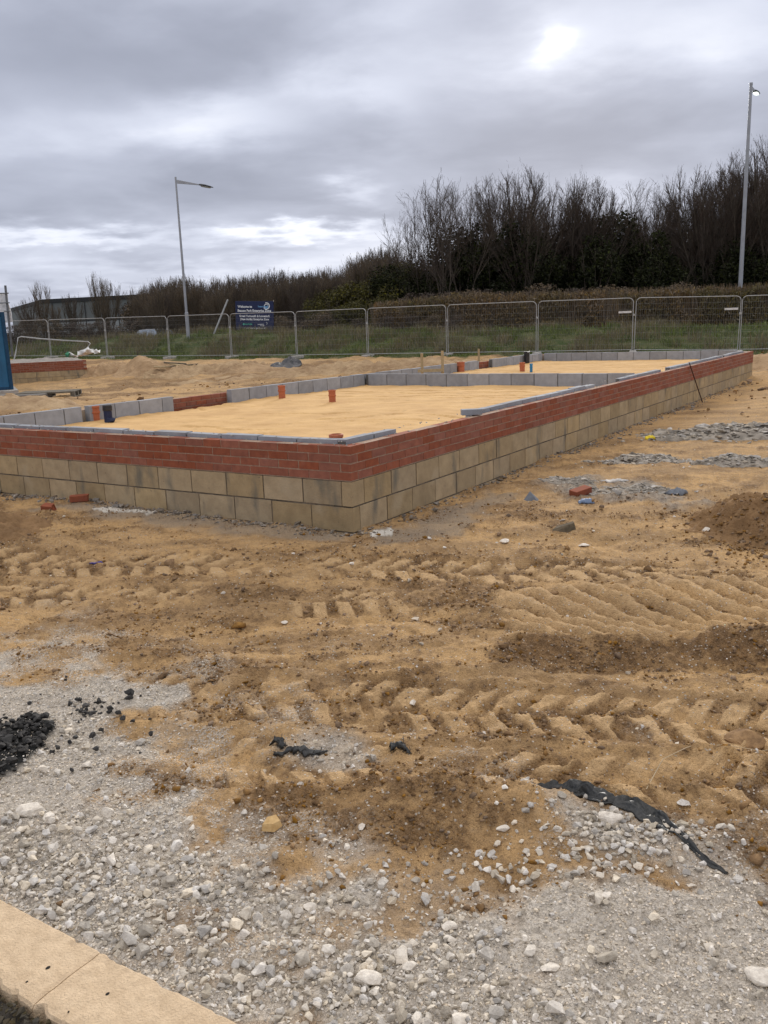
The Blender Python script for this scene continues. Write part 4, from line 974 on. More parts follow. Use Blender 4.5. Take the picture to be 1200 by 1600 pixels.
sheet('strap', [(107, 550), (111, 551), (117, 555), (122, 556), (122, 558), (116, 557), (109, 554)], 37.8, bagm, 4, rt)
sheet('torn_edge', [(147, 547), (151, 545), (153, 548), (157, 546), (156, 551), (151, 552), (147, 553)], 38.0, bagm, 5, rt)
sheet('trim', [(101, 553), (106, 549), (110, 550), (108, 557), (104, 560)], 37.9, greenp, 6, rt)
# black sheeting on the grass edge
c = ground_at(446, 561); gf_ = gz1(c[0], c[1])
cY = 33.2; cc = atd(446, 560, cY); 
def rag3(name, c, L, W_, H_, m, label, cat, seed):
    n, k = 40, 22; V = []
    s, t = np.meshgrid(np.linspace(-1, 1, n), np.linspace(-1, 1, k), indexing='ij'); pr = np.sqrt(np.clip(1-np.abs(s)**2.4, 0, 1))
    X = c[0]+s*L/2; Y = c[1]+t*W_/2*pr; z = gz(X.ravel(), Y.ravel()).reshape(s.shape)+H_*pr*(1-t*t)*(.75+fbm(s, t, 2.2, 4, seed)*1.3)+.02
    i = np.arange(n-1)[:, None]; j = np.arange(k-1)[None]
    o = mesh_np(name, np.stack([X.ravel(), Y.ravel(), z.ravel()], -1), np.stack([i*k+j, (i+1)*k+j, (i+1)*k+j+1, i*k+j+1], -1).reshape(-1, 4), m); return tag(o, label, cat)
sheetm = mat('black_sheeting', (.045, .047, .05), rough=.35, col2=(.13, .13, .135), scale=5, spec=.6, bump=.6, bscale=10, dist=.03)
rag3('plastic_sheeting', (cc[0], cY), 1.25, .9, .26, sheetm, 'crumpled black plastic sheeting heaped at the grass edge in front of the fence', 'sheeting', 4)
wb_ = atd(424, 557, 33.0); blob_mesh('litter', (wb_[0], wb_[1], gz1(wb_[0], wb_[1])+.05), .09, bagm, 5, 'white scrap at the left end of the black sheeting', 'litter', sq=.6, sub=2)

# soil humps, spoil bank and debris on the far side
def gp(x, y): return ground_at(x, y)
spoil = mat('sandy_spoil', (.50, .345, .20), rough=.98, col2=(.34, .225, .125), scale=1.6, bump=.8, bscale=14, dist=.06)
pale = mat('pale_spoil', (.52, .375, .22), rough=.98, col2=(.33, .22, .125), scale=1.4, bump=.8, bscale=12, dist=.06)
heap('sand_heap', gp(225, 582), 1.7, 1.3, .66, spoil, 'pointed heap of orange sand in front of the fence at the left', 'sand heap', 51, rough=.34, n=90, freq=1.6)
heap('sand_heap', gp(165, 583), 1.8, 1.2, .45, spoil, 'low brown hump of sand between the pointed heap and the second foundation', 'sand heap', 52, rough=.7, n=90, freq=2.4)
heap('sand_heap', gp(320, 582), 2.6, 1.2, .24, pale, 'broad pale hump of sand right of the pointed heap', 'sand heap', 53, rough=.9, n=110, freq=2.6)
heap('sand_heap', gp(560, 577), 6.5, .9, .20, pale, 'long pale bank of sand below the grass, behind the foundation', 'sand heap', 54, rough=.9, n=190, freq=2.6)
heap('sand_heap', gp(400, 578), 1.8, 1.0, .24, spoil, 'small hump of sand directly below the blue sign', 'sand heap', 55, rough=.5, n=80, freq=1.6)
heap('sand_heap', gp(1195, 570), 2.6, 1.4, .30, spoil, 'dark soil hump beyond the far right corner of the foundation', 'sand heap', 56, rough=.5, n=80, freq=1.6)
c = gp(100, 628); heap('spoil_ridge', (c[0]-2.5, c[1]-.3, 0), 5.2, .9, .28, pale, 'long low ridge of pale sand and dried concrete in front of the pallet', 'spoil ridge', 57, rot=math.radians(-27), rough=.35, n=130, freq=2.2)
x, y = rg.uniform(-20, 16, 5000), rg.uniform(13, 31, 5000); u, v = uvw(x, y); k = ~((u > -.2) & (u < 19.2) & (v > -.1) & (v < 6.1)) & (rg.uniform(0, 1, len(x)) < sst(-.1, .3, fbm(x, y*1.5, .5, 4, 61)))
tag(scatter('far_clods', x[k], y[k], rg.lognormal(math.log(.028), .5, k.sum()), clodm, 1, rg), kind='stuff')
c = gp(275, 583); zc = gz1(c[0], c[1])
rt = empty('scrap_timber', (c[0], c[1], zc+.25), .1, label='dark boards and scrap timber lying on the sand below the blue car', cat='scrap timber')
for k, (dx, dy, L, rz, dz, tl) in enumerate([(0, 0, .85, .1, .12, .1), (.3, .1, 1.1, -.15, .02, -.05), (-.4, -.1, .8, .3, .0, .05), (.1, -.2, .6, -.4, .06, .12), (.7, .1, .5, .8, .0, 0)]):
    o = MB().bbox(-L/2, L/2, -.09, .09, -.02, .03, .003).build('board', darkwood if k < 2 else woodm, rt, loc=(dx, dy, dz)); o.rotation_euler = (.05, tl, rz)

# ------------------------------------------------------------------ second foundation at the left
Yf = 35.0; pr = atd(137, 586, Yf); pl = atd(60, 589.3, 34.2); dv = pl-pr; dv[2] = 0; dv /= np.linalg.norm(dv); ang2 = math.atan2(dv[1], dv[0])
zt2 = atd(137, 562, Yf)[2]
F2 = empty('foundation', (pr[0], pr[1], zt2-.75), ang2, label='second smaller brick and block foundation at the left, half hidden by the blue cabin', cat='foundation')
b2 = MB(); L2 = 7.5; W2 = 5.0
def mir(mb, y0): return mb
courses(b2, 'u', 0, -1, L2, .375, 5, .075, .225, .010, .1025, 0); courses(b2, 'v', 0, 1, 0.05, .375, 1, .075, .225, .010, .1025, 0)
e2 = MB(); courses(e2, 'v', .0, 1, W2, .375, 5, .075, .225, .010, .1025, 1); e2.v = [(p[0]+.0, -p[1]-.11, p[2]) for p in e2.v]; e2.f = [f[::-1] for f in e2.f]; b2.add(e2.v, e2.f)
b2.build('brickwork', brickm, F2)
m_ = MB(); m_.box(.006, L2, -.096, -.006, .37, .737); m_.box(.006, .096, -W2, -.1, .37, .737); m_.build('brick_joints', mortarm, F2)
b2 = MB(); courses(b2, 'u', -.004, -1, L2, -.075, 2, .225, .45, .012, .10, 0); e2 = MB(); courses(e2, 'v', .004, 1, W2, -.075, 2, .225, .45, .012, .10, 1); e2.v = [(p[0], -p[1]-.0, p[2]) for p in e2.v]; e2.f = [f[::-1] for f in e2.f]; b2.add(e2.v, e2.f)
b2.build('blockwork', blockm, F2)
m_ = MB(); m_.box(.011, L2, -.097, -.012, -.3, .366); m_.box(.011, .097, -W2, -.1, -.3, .366); m_.build('block_joints', jointm, F2)
n = 70; A_, B_ = np.meshgrid(np.linspace(.11, L2, n), np.linspace(-W2, -.11, n), indexing='ij'); zz_ = .735+np.abs(fbm(A_, B_, 1.2, 4, 71))*.16*sst(0, .5, -B_); i = np.arange(n-1)[:, None]; j = np.arange(n-1)[None]
mesh_np('stone_fill', np.stack([A_.ravel(), B_.ravel(), zz_.ravel()], -1), np.stack([i*n+j, (i+1)*n+j, (i+1)*n+j+1, i*n+j+1], -1).reshape(-1, 4), mat('grey_stone_fill', (.36, .33, .30), rough=.95, col2=(.24, .22, .20), scale=5, bump=.8, bscale=25, dist=.03), F2)

# ------------------------------------------------------------------ blue cabin, slab, pallet
cabm = mat('blue_cabin_paint', (.016, .125, .25), rough=.38, col2=(.008, .085, .185), scale=1.2, spec=.5)
nt = cabm.node_tree; b_n = nt.nodes['Principled BSDF']
Yc = 29.2; tb = atd(22, 612, Yc); tt_ = atd(17, 487, Yc); zg = gz1(tb[0], tb[1])
rt = empty('site_cabin', (tb[0], tb[1], zg), math.radians(25), label='blue steel site cabin cut off by the left edge of the frame', cat='site cabin')
Hc = tt_[2]-zg
mb = MB(); Lc, Wc = 5.8, 2.4
prof = []; x = -Lc+.1
mb.bbox(-Lc+.02, -.02, .02, Wc-.02, .10, Hc-.05, .01); 
rib = MB(); xx = -Lc+.2
while xx < -.25:
    rib.add([(xx, .020, .16), (xx+.05, -.010, .16), (xx+.17, -.010, .16), (xx+.22, .020, .16), (xx, .020, Hc-.18), (xx+.05, -.010, Hc-.18), (xx+.17, -.010, Hc-.18), (xx+.22, .020, Hc-.18)], [(0, 1, 5, 4), (1, 2, 6, 5), (2, 3, 7, 6), (4, 5, 6, 7), (3, 2, 1, 0)]); xx += .33
mb.build('body', cabm, rt); rib.build('ribbed_side', cabm, rt)
fr = MB()
for x0 in (-.12, -Lc): 
    for y0 in (-.015, Wc-.10): fr.bbox(x0, x0+.12, y0, y0+.115, .10, Hc, .008)
fr.bbox(-Lc+.121, -.121, -.012, .08, Hc-.14, Hc-.004, .008); fr.bbox(-Lc+.121, -.121, -.012, .08, .10, .20, .008)
fr.bbox(-.10, -.003, .101, Wc-.101, Hc-.14, Hc-.004, .008)
fr.build('corner_frame', mat('dark_blue_paint', (.010, .055, .12), rough=.45), rt)
MB().bbox(-Lc, .0, 0, Wc, Hc, Hc+.03, .005).build('roof', mat('white_roof', (.7, .72, .74), rough=.5), rt)
MB().bbox(-Lc-.3, .12, -.5, Wc+.2, -.12, .095, .01).build('base_slab', concm, rt)
palw = mat('grey_pallet_wood', (.20, .175, .14), rough=.9, col2=(.11, .10, .075), scale=10, bump=.4, bscale=40)
pp_ = atd(78, 622, 26.5); zg = gz1(pp_[0], pp_[1])
rt = empty('pallet', (pp_[0], pp_[1], zg+.02), math.radians(8), label='weathered timber pallet lying on the ground beside the blue cabin', cat='pallet')
d_ = MB()
for k in range(7): d_.bbox(-.85, .85, -.55+k*.165, -.55+k*.165+.13, .155, .178, .003)
d_.build('deck', palw, rt)
for y0 in (-.55, -.05, .45):
    d_ = MB(); d_.bbox(-.85, .85, y0, y0+.09, .133, .154, .003); d_.build('stringer', palw, rt)
for x0 in (-.85, -.06, .72):
    for y0 in (-.55, -.05, .45): MB().bbox(x0, x0+.13, y0, y0+.10, .02, .132, .004).build('block', palw, rt)
for x0 in (-.85, -.06, .72): MB().bbox(x0, x0+.13, -.56, .56, 0, .019, .003).build('bottom_board', palw, rt)
pp_ = atd(20, 624, 25.6); tag(MB().bbox(-1.6, .9, -.35, .7, -.05, .10, .01).build('concrete_slab', mat('dark_concrete', (.20, .185, .165), rough=.9, col2=(.12, .11, .10), scale=3, bump=.4), loc=(pp_[0], pp_[1], gz1(pp_[0], pp_[1]))), 'dark concrete slab on the ground in front of the blue cabin', 'slab')

# white boards on a leaning steel post
rt = empty('board_post', (0, 0, 0), 0, label='white boards hung on a leaning steel post just above the blue cabin', cat='sign'); Yp = 33.0
base = atd(17.5, 540, Yp); top = atd(8.2, 446, Yp); rt.location = base; base_ = base
MB().tube([np.zeros(3)+np.array([0, 0, -.4]), top-base_], .045, 8).build('post', mat('dark_steel', (.16, .17, .18), rough=.6, metal=.3), rt)
def quadp(pts, Y, m, name, th=.02):
    V = [atd(x, y, Y)-base_ for x, y in pts]; V2 = [v+np.array([0, th, 0]) for v in V]; n = len(V)
    MB().add(V+V2, [tuple(range(n))[::-1], tuple(range(n, 2*n))]+[(i, (i+1) % n, n+(i+1) % n, n+i) for i in range(n)]).build(name, m, rt)
whm = mat('white_board', (.80, .81, .82), rough=.6)
quadp([(-30, 457), (11.5, 457.5), (12.5, 472), (-30, 474)], Yp+.08, whm, 'upper_board'); quadp([(-30, 475.5), (13, 474), (17, 486), (19.5, 503), (9, 504), (-30, 500)], Yp+.09, whm, 'lower_board')
for yy, x1 in ((458, 13.5), (473, 15), (486, 16)): MB().tube([atd(-30, yy+1.5, Yp-.05)-base_, atd(x1, yy, Yp-.05)-base_], .022, 6).build('bracket', MATS['dark_steel'], rt)

# ------------------------------------------------------------------ estate sign
Ysg = 47.0; c00 = atd(368.5, 515.5, Ysg); c10 = atd(427.5, 515.5, Ysg-.5); c01 = atd(364.5, 470.5, Ysg)
zgs = gz1(*((c00+c10)/2)[:2]); wS = math.hypot(*(c10-c00)[:2]); hS = c01[2]-c00[2]; rz = math.atan2(c10[1]-c00[1], c10[0]-c00[0])
rt = empty('estate_sign', (c00[0], c00[1], zgs), rz, label='large dark blue welcome sign with white lettering standing on the grass bank', cat='sign'); zb = c00[2]-zgs
rt.rotation_euler = (0, math.radians(2.5), rz)
navy = mat('navy_sign', (.012, .022, .085), rough=.4, spec=.4, col2=(.010, .018, .07), scale=2)
MB().bbox(0, wS, 0, .05, zb, zb+hS, .006).build('panel', navy, rt)
for x0 in (.25, wS-.35): MB().bbox(x0, x0+.1, .051, .15, -.5, zb+hS-.05, .006).build('post', MATS['dark_steel'], rt)
whites = mat('sign_white', (.82, .84, .86), rough=.5); greens = mat('sign_green', (.10, .45, .33), rough=.5); blues = mat('sign_blue', (.16, .36, .62), rough=.5)
def text(body, x, z, size, m, name='lettering', parent=None, y=-.004, wmax=None, bold=.0):
    cu = bpy.data.curves.new('t', 'FONT'); cu.body = body; cu.size = size; cu.offset = bold; cu.resolution_u = 2; cu.extrude = .002
    ob = bpy.data.objects.new('t', cu); COL.objects.link(ob); bpy.context.view_layer.update()
    me = bpy.data.meshes.new_from_object(ob.evaluated_get(bpy.context.evaluated_depsgraph_get())); bpy.data.objects.remove(ob)
    V = np.array([v.co[:] for v in me.vertices]); w_ = V[:, 0].max()-V[:, 0].min(); s = 1 if not wmax else wmax/w_
    for v in me.vertices: v.co = (x+(v.co.x-V[:, 0].min())*s, y-v.co.z, z+v.co.y)
    me.materials.clear(); me.materials.append(m); me.update()
    o = bpy.data.objects.new(name, me); COL.objects.link(o); o.parent = parent; return o
W1 = wS
text('Welcome to', .06*W1, zb+hS*.775, .17, whites, parent=rt, wmax=.38*W1, bold=.006)
text('Beacon Park Enterprise Zone', .06*W1, zb+hS*.635, .17, whites, parent=rt, wmax=.88*W1, bold=.006)
text('Great Yarmouth & Lowestoft', .10*W1, zb+hS*.455, .15, whites, parent=rt, wmax=.80*W1, bold=.005)
text('(New Anglia) Enterprise Zone', .12*W1, zb+hS*.345, .15, whites, parent=rt, wmax=.76*W1, bold=.005)
text('www.beaconpark.co.uk', .20*W1, zb+hS*.045, .12, whites, parent=rt, wmax=.60*W1, bold=.004)
text('norfolk', .24*W1, zb+hS*.185, .11, greens, parent=rt, wmax=.20*W1, bold=.004)
text('Lowestoft', .58*W1, zb+hS*.19, .08, whites, parent=rt, wmax=.16*W1, bold=.003); text('Council', .65*W1, zb+hS*.14, .07, whites, parent=rt, wmax=.10*W1, bold=.003)
text('beacon', .60*W1, zb+hS*.79, .13, blues, parent=rt, wmax=.20*W1, bold=.004)
def disc(x, z, r, m, name, y=-.003, a0=0, a1=360, ri=0, n=28, th=.004):
    V = []; k = n
    for i in range(n+1):
        a = math.radians(a0+(a1-a0)*i/n); ca, sa = math.cos(a), math.sin(a); V += [(x+r*ca, y, z+r*sa), (x+ri*ca, y, z+ri*sa)]
    MB().add(V, [(2*i, 2*i+1, 2*i+3, 2*i+2) for i in range(n)]).build(name, m, rt)
cxs, czs = .82*W1, zb+hS*.835
disc(cxs, czs, .185, whites, 'emblem', ri=.135, a0=-150, a1=110); disc(cxs-.02, czs-.02, .13, blues, 'emblem', y=-.004, ri=.0, a0=150, a1=380); disc(cxs-.01, czs-.01, .12, whites, 'emblem', y=-.005, ri=.085, a0=30, a1=230)
disc(.21*W1, zb+hS*.205, .05, greens, 'emblem', y=-.004); disc(.80*W1, zb+hS*.235, .075, whites, 'emblem', y=-.004, ri=.055, a0=-70, a1=80)
# leaning pole beside the sign
pb = atd(337, 515, 46); ptp = atd(356, 468, 46.3); d_ = pb-ptp; o = MB().tube([ptp, pb+d_*.15], .045, 8).build('leaning_pole', galv); tag(o, 'grey pole leaning to the right between the left lamp post and the sign', 'pole')

# ------------------------------------------------------------------ street lamps
lampm = mat('lamp_post_grey', (.40, .42, .45), rough=.45, metal=.5, col2=(.33, .35, .38), scale=3); headm = mat('lamp_head', (.05, .055, .06), rough=.5)
led = bpy.data.materials.new('lit_led'); led.use_nodes = True; led.node_tree.nodes['Principled BSDF'].inputs['Base Color'].default_value = (.9, .95, .92, 1)
led.node_tree.nodes['Principled BSDF'].inputs['Emission Color'].default_value = (.9, 1, .95, 1); led.node_tree.nodes['Principled BSDF'].inputs['Emission Strength'].default_value = 1.0
def lamp(Y, xt, yt, xb, yb, armdir, arml, label, drop, lit, bend, r0=.085):
    t = atd(xt, yt, Y); b = atd(xb, yb, Y); zg = gz1(b[0], b[1])
    rt = empty('street_lamp', (b[0], b[1], zg), 0, label=label, cat='street lamp'); org = np.array([b[0], b[1], zg]); lx = t-org
    slope = (t-b)/(t[2]-b[2]); foot = np.array([0, 0, 0.])+0
    base_ = b-slope*(b[2]-zg)-org
    MB().tube([base_-slope*.6, base_, base_+slope*1.3, base_+slope*1.32, lx], [r0*1.25, r0*1.25, r0*1.25, r0*.9, r0*.58], 12).build('post', lampm, rt, smooth=False)
    MB().tube([lx, lx+np.array([0, 0, .10])], r0*.66, 12).build('post_cap', lampm, rt)
    d = np.array([armdir[0], armdir[1], 0.]); d /= np.linalg.norm(d); n = np.array([-d[1], d[0], 0])
    e = lx+d*arml+np.array([0, 0, -drop]); a0 = lx+np.array([0, 0, -.06])
    dd = (e-a0)/np.linalg.norm(e-a0)
    # tapered gusset arm
    V = []
    for q, h in ((a0+d*.05, .17), (e, .045)):
        for sy in (-1, 1): V += [q+n*.03*sy+np.array([0, 0, .03]), q+n*.03*sy+np.array([0, 0, .03-h])]
    MB().add(V, [(0, 1, 3, 2)[::-1], (4, 5, 7, 6), (0, 4, 6, 2), (1, 3, 7, 5), (0, 1, 5, 4), (2, 6, 7, 3)]).build('arm', lampm, rt)
    # head: flattened teardrop
    hl = .72; prof = [(0, .05, .05), (.10, .11, .07), (.30, .15, .075), (.55, .13, .05), (.68, .07, .025), (hl, .01, .008)]; V = []; k = 12
    up = np.cross(dd, n); up = up if up[2] > 0 else -up
    for s, wd_, hh in prof:
        for i in range(k):
            a = 2*math.pi*i/k; V.append(e+dd*s+n*wd_*math.cos(a)+up*(hh*math.sin(a)*(1 if math.sin(a) > 0 else .35)))
    Fc = [(i*k+j, i*k+(j+1) % k, (i+1)*k+(j+1) % k, (i+1)*k+j) for i in range(len(prof)-1) for j in range(k)]+[tuple(range(k))[::-1]]
    hd = MB().add(V, Fc).build('lamp_head', headm, rt, smooth=False)
    V = []; 
    for s, wd_ in ((.10, .08), (.20, .115), (.34, .12), (.5, .10), (.58, .05)):
        V += [e+dd*s+n*wd_-up*.034, e+dd*s-n*wd_-up*.034]
    V += [v-up*.02 for v in V]; m0 = 5
    Fc = [(2*i, 2*i+1, 2*i+3, 2*i+2) for i in range(4)]+[(10+2*i, 12+2*i, 13+2*i, 11+2*i) for i in range(4)]+[(2*i, 2*i+2, 12+2*i, 10+2*i) for i in range(4)]+[(2*i+1, 11+2*i, 13+2*i, 2*i+3) for i in range(4)]+[(0, 10, 11, 1), (8, 9, 19, 18)]
    MB().add(V, Fc).build('lens', led if lit else mat('unlit_lens', (.5, .52, .5), rough=.3), hd)
    return rt
lamp(45, 274.5, 280, 293.5, 515, (1, .25), 1.10, 'tall grey street lamp at the left, its arm reaching right over the trees', .26, False, 0, r0=.075)
lamp(42.5, 1173.5, 133, 1156, 460, (.75, 1.0), .62, 'tallest street lamp, at the right behind the hedge, lens glowing', .12, True, 0, r0=.115)

# ------------------------------------------------------------------ car behind the bank
def car(px_, py_, Y, label):
    t = atd(px_, py_, Y); zg = t[2]-1.46; rt = empty('parked_car', (t[0], t[1], zg), math.radians(12), label=label, cat='car')
    paint = mat('blue_car_paint', (.035, .10, .26), rough=.3, spec=.6); glass = mat('car_glass', (.10, .17, .28), rough=.08, spec=.8); tyre = mat('tyre', (.02, .02, .02), rough=.9); rim = mat('rim', (.5, .5, .52), rough=.35, metal=.8)
    pr = [(-2.1, .35), (-2.12, .72), (-1.95, .92), (-1.5, .98), (1.15, .98), (1.95, .88), (2.1, .68), (2.12, .35)]
    b = MB(); n = len(pr); V = [(x, y*(.86 if z > .9 else .9), z) for y in (-1, 1) for x, z in pr]; b.add(V, [tuple(range(n)), tuple(range(n, 2*n))[::-1]]+[(i, n+i, n+(i+1) % n, (i+1) % n) for i in range(n)]); b.build('body', paint, rt)
    cp_ = [(-1.75, .985), (-1.25, 1.40), (-.3, 1.44), (.45, 1.38), (1.2, .985)]; V = [(x, y*(.84-.22*(z-.985)/.45), z) for y in (-1, 1) for x, z in cp_]; n = 5
    MB().add(V, [tuple(range(n)), tuple(range(n, 2*n))[::-1]]+[(i, n+i, n+(i+1) % n, (i+1) % n) for i in range(n)]).build('windows', glass, rt)
    MB().add([(-1.27, -.64, 1.405), (-1.27, .64, 1.405), (-.3, .64, 1.455), (-.3, -.64, 1.455), (.47, .64, 1.395), (.47, -.64, 1.395), (-1.27, -.64, 1.385), (-1.27, .64, 1.385), (.47, .64, 1.37), (.47, -.64, 1.37)],
             [(0, 3, 2, 1), (3, 5, 4, 2), (0, 1, 7, 6), (1, 2, 4, 8, 7), (0, 6, 9, 5, 3), (4, 5, 9, 8)]).build('roof', mat('pale_car_roof', (.50, .54, .60), rough=.3, spec=.6), rt)
    for x in (-1.3, 1.3):
        for s in (-1, 1):
            M = np.array([[1., 0, 0], [0, 0, s], [0, 1, 0]]); w_ = MB().lathe([(0, 0), (.32, 0), (.33, .03), (.33, .19), (.30, .2), (0, .2)], (x, s*.72, .33), 18, M).build('wheel', tyre, rt); MB().lathe([(0, .215), (.19, .215), (.21, .205)], (x, s*.72, .33), 16, M).build('rim', rim, w_)
    for s in (-1, 1): MB().bbox(2.06, 2.12, s*.62-.14, s*.62+.14, .62, .76, .01).build('headlight', whites, rt)
    return rt
cr_ = car(246, 513.5, 58, 'blue car with a pale roof, only its top showing over the grass bank'); cr_.rotation_euler = (0, 0, math.radians(75))

# ------------------------------------------------------------------ warehouse
Yw = 135.; c0_ = atd(66, 470.5, Yw); c1_ = atd(17, 480.5, Yw+32); c2_ = atd(330, 466, Yw-8); zt = c0_[2]
clad = mat('grey_cladding', (.155, .165, .165), rough=.6, col2=(.125, .135, .14), scale=.3); cladl = mat('pale_cladding', (.30, .32, .34), rough=.6, col2=(.24, .26, .27), scale=.3)
rt = empty('warehouse', (c0_[0], c0_[1], 0), 0, label='low grey industrial warehouse with a dark roof edge on the left horizon', cat='warehouse'); O_ = np.array([c0_[0], c0_[1], 0.])
def wallq(name, a, b, z0, z1, m, off=0., th=.3):
    a = np.array([a[0], a[1], 0.])-O_; b = np.array([b[0], b[1], 0.])-O_; d = b-a; d /= np.linalg.norm(d); nrm = np.array([d[1], -d[0], 0])
    if nrm@(-(O_+a)) < 0: nrm = -nrm
    a_, b_ = a+nrm*off, b+nrm*off; V = [a_+[0, 0, z0], b_+[0, 0, z0], b_+[0, 0, z1], a_+[0, 0, z1]]; V2 = [v-nrm*th for v in V]
    return MB().add(V+V2, [(0, 1, 2, 3), (7, 6, 5, 4), (0, 4, 5, 1), (1, 5, 6, 2), (2, 6, 7, 3), (3, 7, 4, 0)]).build(name, m, rt)
gzw = .2
wallq('front_wall', c0_, c2_, gzw, zt-.35, clad); wallq('side_wall', c1_, c0_, gzw, zt-.35, clad); wallq('front_band', c0_+(c2_-c0_)*.02, c2_, 1.8, 4.1, cladl, .05, .04)
wallq('band_rail', c0_+(c2_-c0_)*.02, c2_, 4.15, 4.4, mat('dark_trim', (.03, .032, .035), rough=.6), .06, .05)
wallq('fascia', c0_, c2_, zt-.35, zt+.25, MATS['dark_trim'], .12, .5); wallq('fascia', c1_, c0_, zt-.35, zt+.25, MATS['dark_trim'], .12, .5)
far = c1_+(c2_-c0_); V = [np.array([q[0], q[1], zt+.2])-O_ for q in (c0_, c2_, far, c1_)]; V += [v-np.array([0, 0, .3]) for v in V]
MB().add(V, [(0, 1, 2, 3), (7, 6, 5, 4)]+[(i, i+4, (i+1) % 4+4, (i+1) % 4) for i in range(4)]).build('roof', clad, rt)
for k in range(9):
    q = c0_+(c2_-c0_)*(.06+.1*k); wallq('downpipe', q, q+(c2_-c0_)*.003, .3, zt-.4, MATS['dark_trim'], .16, .09)

# ------------------------------------------------------------------ grass on the bank
grassm = mat('grass_blades', (.165, .200, .060), rough=.8, col2=(.095, .125, .040), scale=.5, island=.35, hue=.3); strawm = mat('dry_grass', (.23, .195, .115), rough=.85, col2=(.14, .12, .065), scale=.6, island=.3)
def blades(name, X, Y, H, Wd, m, rng, lean=.5):
    n = len(X); z = gz(X, Y)-.03; a = rng.uniform(0, 2*math.pi, n); l = np.abs(rng.normal(0, lean, n))*H; la = rng.uniform(0, 2*math.pi, n)
    dx, dy = np.cos(a)*Wd/2, np.sin(a)*Wd/2; tx, ty = np.cos(la)*l, np.sin(la)*l
    P_ = np.stack([np.stack([X-dx, Y-dy, z], -1), np.stack([X+dx, Y+dy, z], -1), np.stack([X+dx*.8+tx*.35, Y+dy*.8+ty*.35, z+H*.6], -1), np.stack([X-dx*.8+tx*.35, Y-dy*.8+ty*.35, z+H*.6], -1), np.stack([X+tx, Y+ty, z+H*np.maximum(.5, 1-.3*l/H)], -1)], 1)
    b = np.arange(n)[:, None]*5; F4 = np.concatenate([np.stack([b+0, b+1, b+2], -1), np.stack([b+0, b+2, b+3], -1), np.stack([b+3, b+2, b+4], -1)], 1).reshape(-1, 3)
    return mesh_np(name, P_.reshape(-1, 3), F4, m)
rg2 = np.random.default_rng(5)
n = 150000; x = rg2.uniform(-32, 24, n); fy, _ = fline(x); t = rg2.uniform(-1.0, 8.5, n)**1.0; y = fy+t
tuft = fbm(x, y, 1.3, 4, 90); dens = np.clip(.35+tuft*2.2, .05, 1)*sst(-1.1, -.3, t+fbm(x, y, .9, 3, 66)*1.2); k = rg2.uniform(0, 1, n) < dens; x, y, t, tuft = x[k], y[k], t[k], tuft[k]
H = (.12+.30*np.clip(tuft+.2, 0, 1)*sst(.0, 1.5, t))*rg2.uniform(.6, 1.3, len(x)); tag(blades('bank_grass', x, y, H, rg2.uniform(.012, .03, len(x)), grassm, rg2), kind='stuff')
n = 85000; x = rg2.uniform(-32, 24, n); fy, _ = fline(x); t = rg2.uniform(.3, 8.0, n); y = fy+t; dens = sst(.05, .30, fbm(x, y, .9, 4, 94)+.03); k = rg2.uniform(0, 1, n) < dens; x, y = x[k], y[k]
tag(blades('dry_grass_tufts', x, y, rg2.uniform(.2, .62, len(x)), rg2.uniform(.01, .022, len(x)), strawm, rg2, .35), kind='stuff')

# ------------------------------------------------------------------ woody plants
bark = mat('bark', (.115, .095, .075), rough=.95, col2=(.07, .058, .045), scale=3, bump=.5, bscale=20); twigm = mat('twigs', (.085, .070, .060), rough=.95, col2=(.08, .058, .045), scale=1, island=.25)
twigo = mat('warm_twigs', (.165, .125, .085), rough=.95, col2=(.10, .08, .056), scale=1, island=.3)
evg = mat('ivy_leaves', (.034, .038, .018), rough=.9, spec=.1, col2=(.020, .024, .011), scale=.7, island=.4); olive = mat('olive_leaves', (.110, .100, .036), rough=.85, spec=.1, col2=(.065, .063, .025), scale=.7, island=.35); hedgem = mat('hedge_leaves', (.20, .135, .078), rough=.9, col2=(.125, .105, .050), scale=.6, island=.4, hue=.4)
class TB:
    """numpy-backed tube collector"""
    def __init__(s): s.P = []; s.Q = []; s.r0 = []; s.r1 = []
    def seg(s, p, q, a, b): s.P.append(p); s.Q.append(q); s.r0.append(a); s.r1.append(b)
    def build(s, name, m, parent, n=4):
        P_ = np.array(s.P); Q = np.array(s.Q); r0 = np.array(s.r0)[:, None]; r1 = np.array(s.r1)[:, None]; d = Q-P_; d /= np.linalg.norm(d, axis=1)[:, None]+1e-9
        a = np.cross(d, np.where(np.abs(d[:, 2:3]) < .9, [[0, 0, 1.]], [[1., 0, 0]])); a /= np.linalg.norm(a, axis=1)[:, None]; b = np.cross(d, a); V = []
        for k in range(n):
            t = 2*math.pi*k/n; o = a*math.cos(t)+b*math.sin(t); V += [P_+o*r0, Q+o*r1]
        V = np.stack(V, 1); base = np.arange(len(P_))[:, None]*2*n
        Fc = np.stack([np.concatenate([base+2*k, base+(2*k+2) % (2*n), base+(2*k+3) % (2*n), base+2*k+1], 1) for k in range(n)], 1).reshape(-1, 4)
        return mesh_np(name, V.reshape(-1, 3), Fc, m, parent)
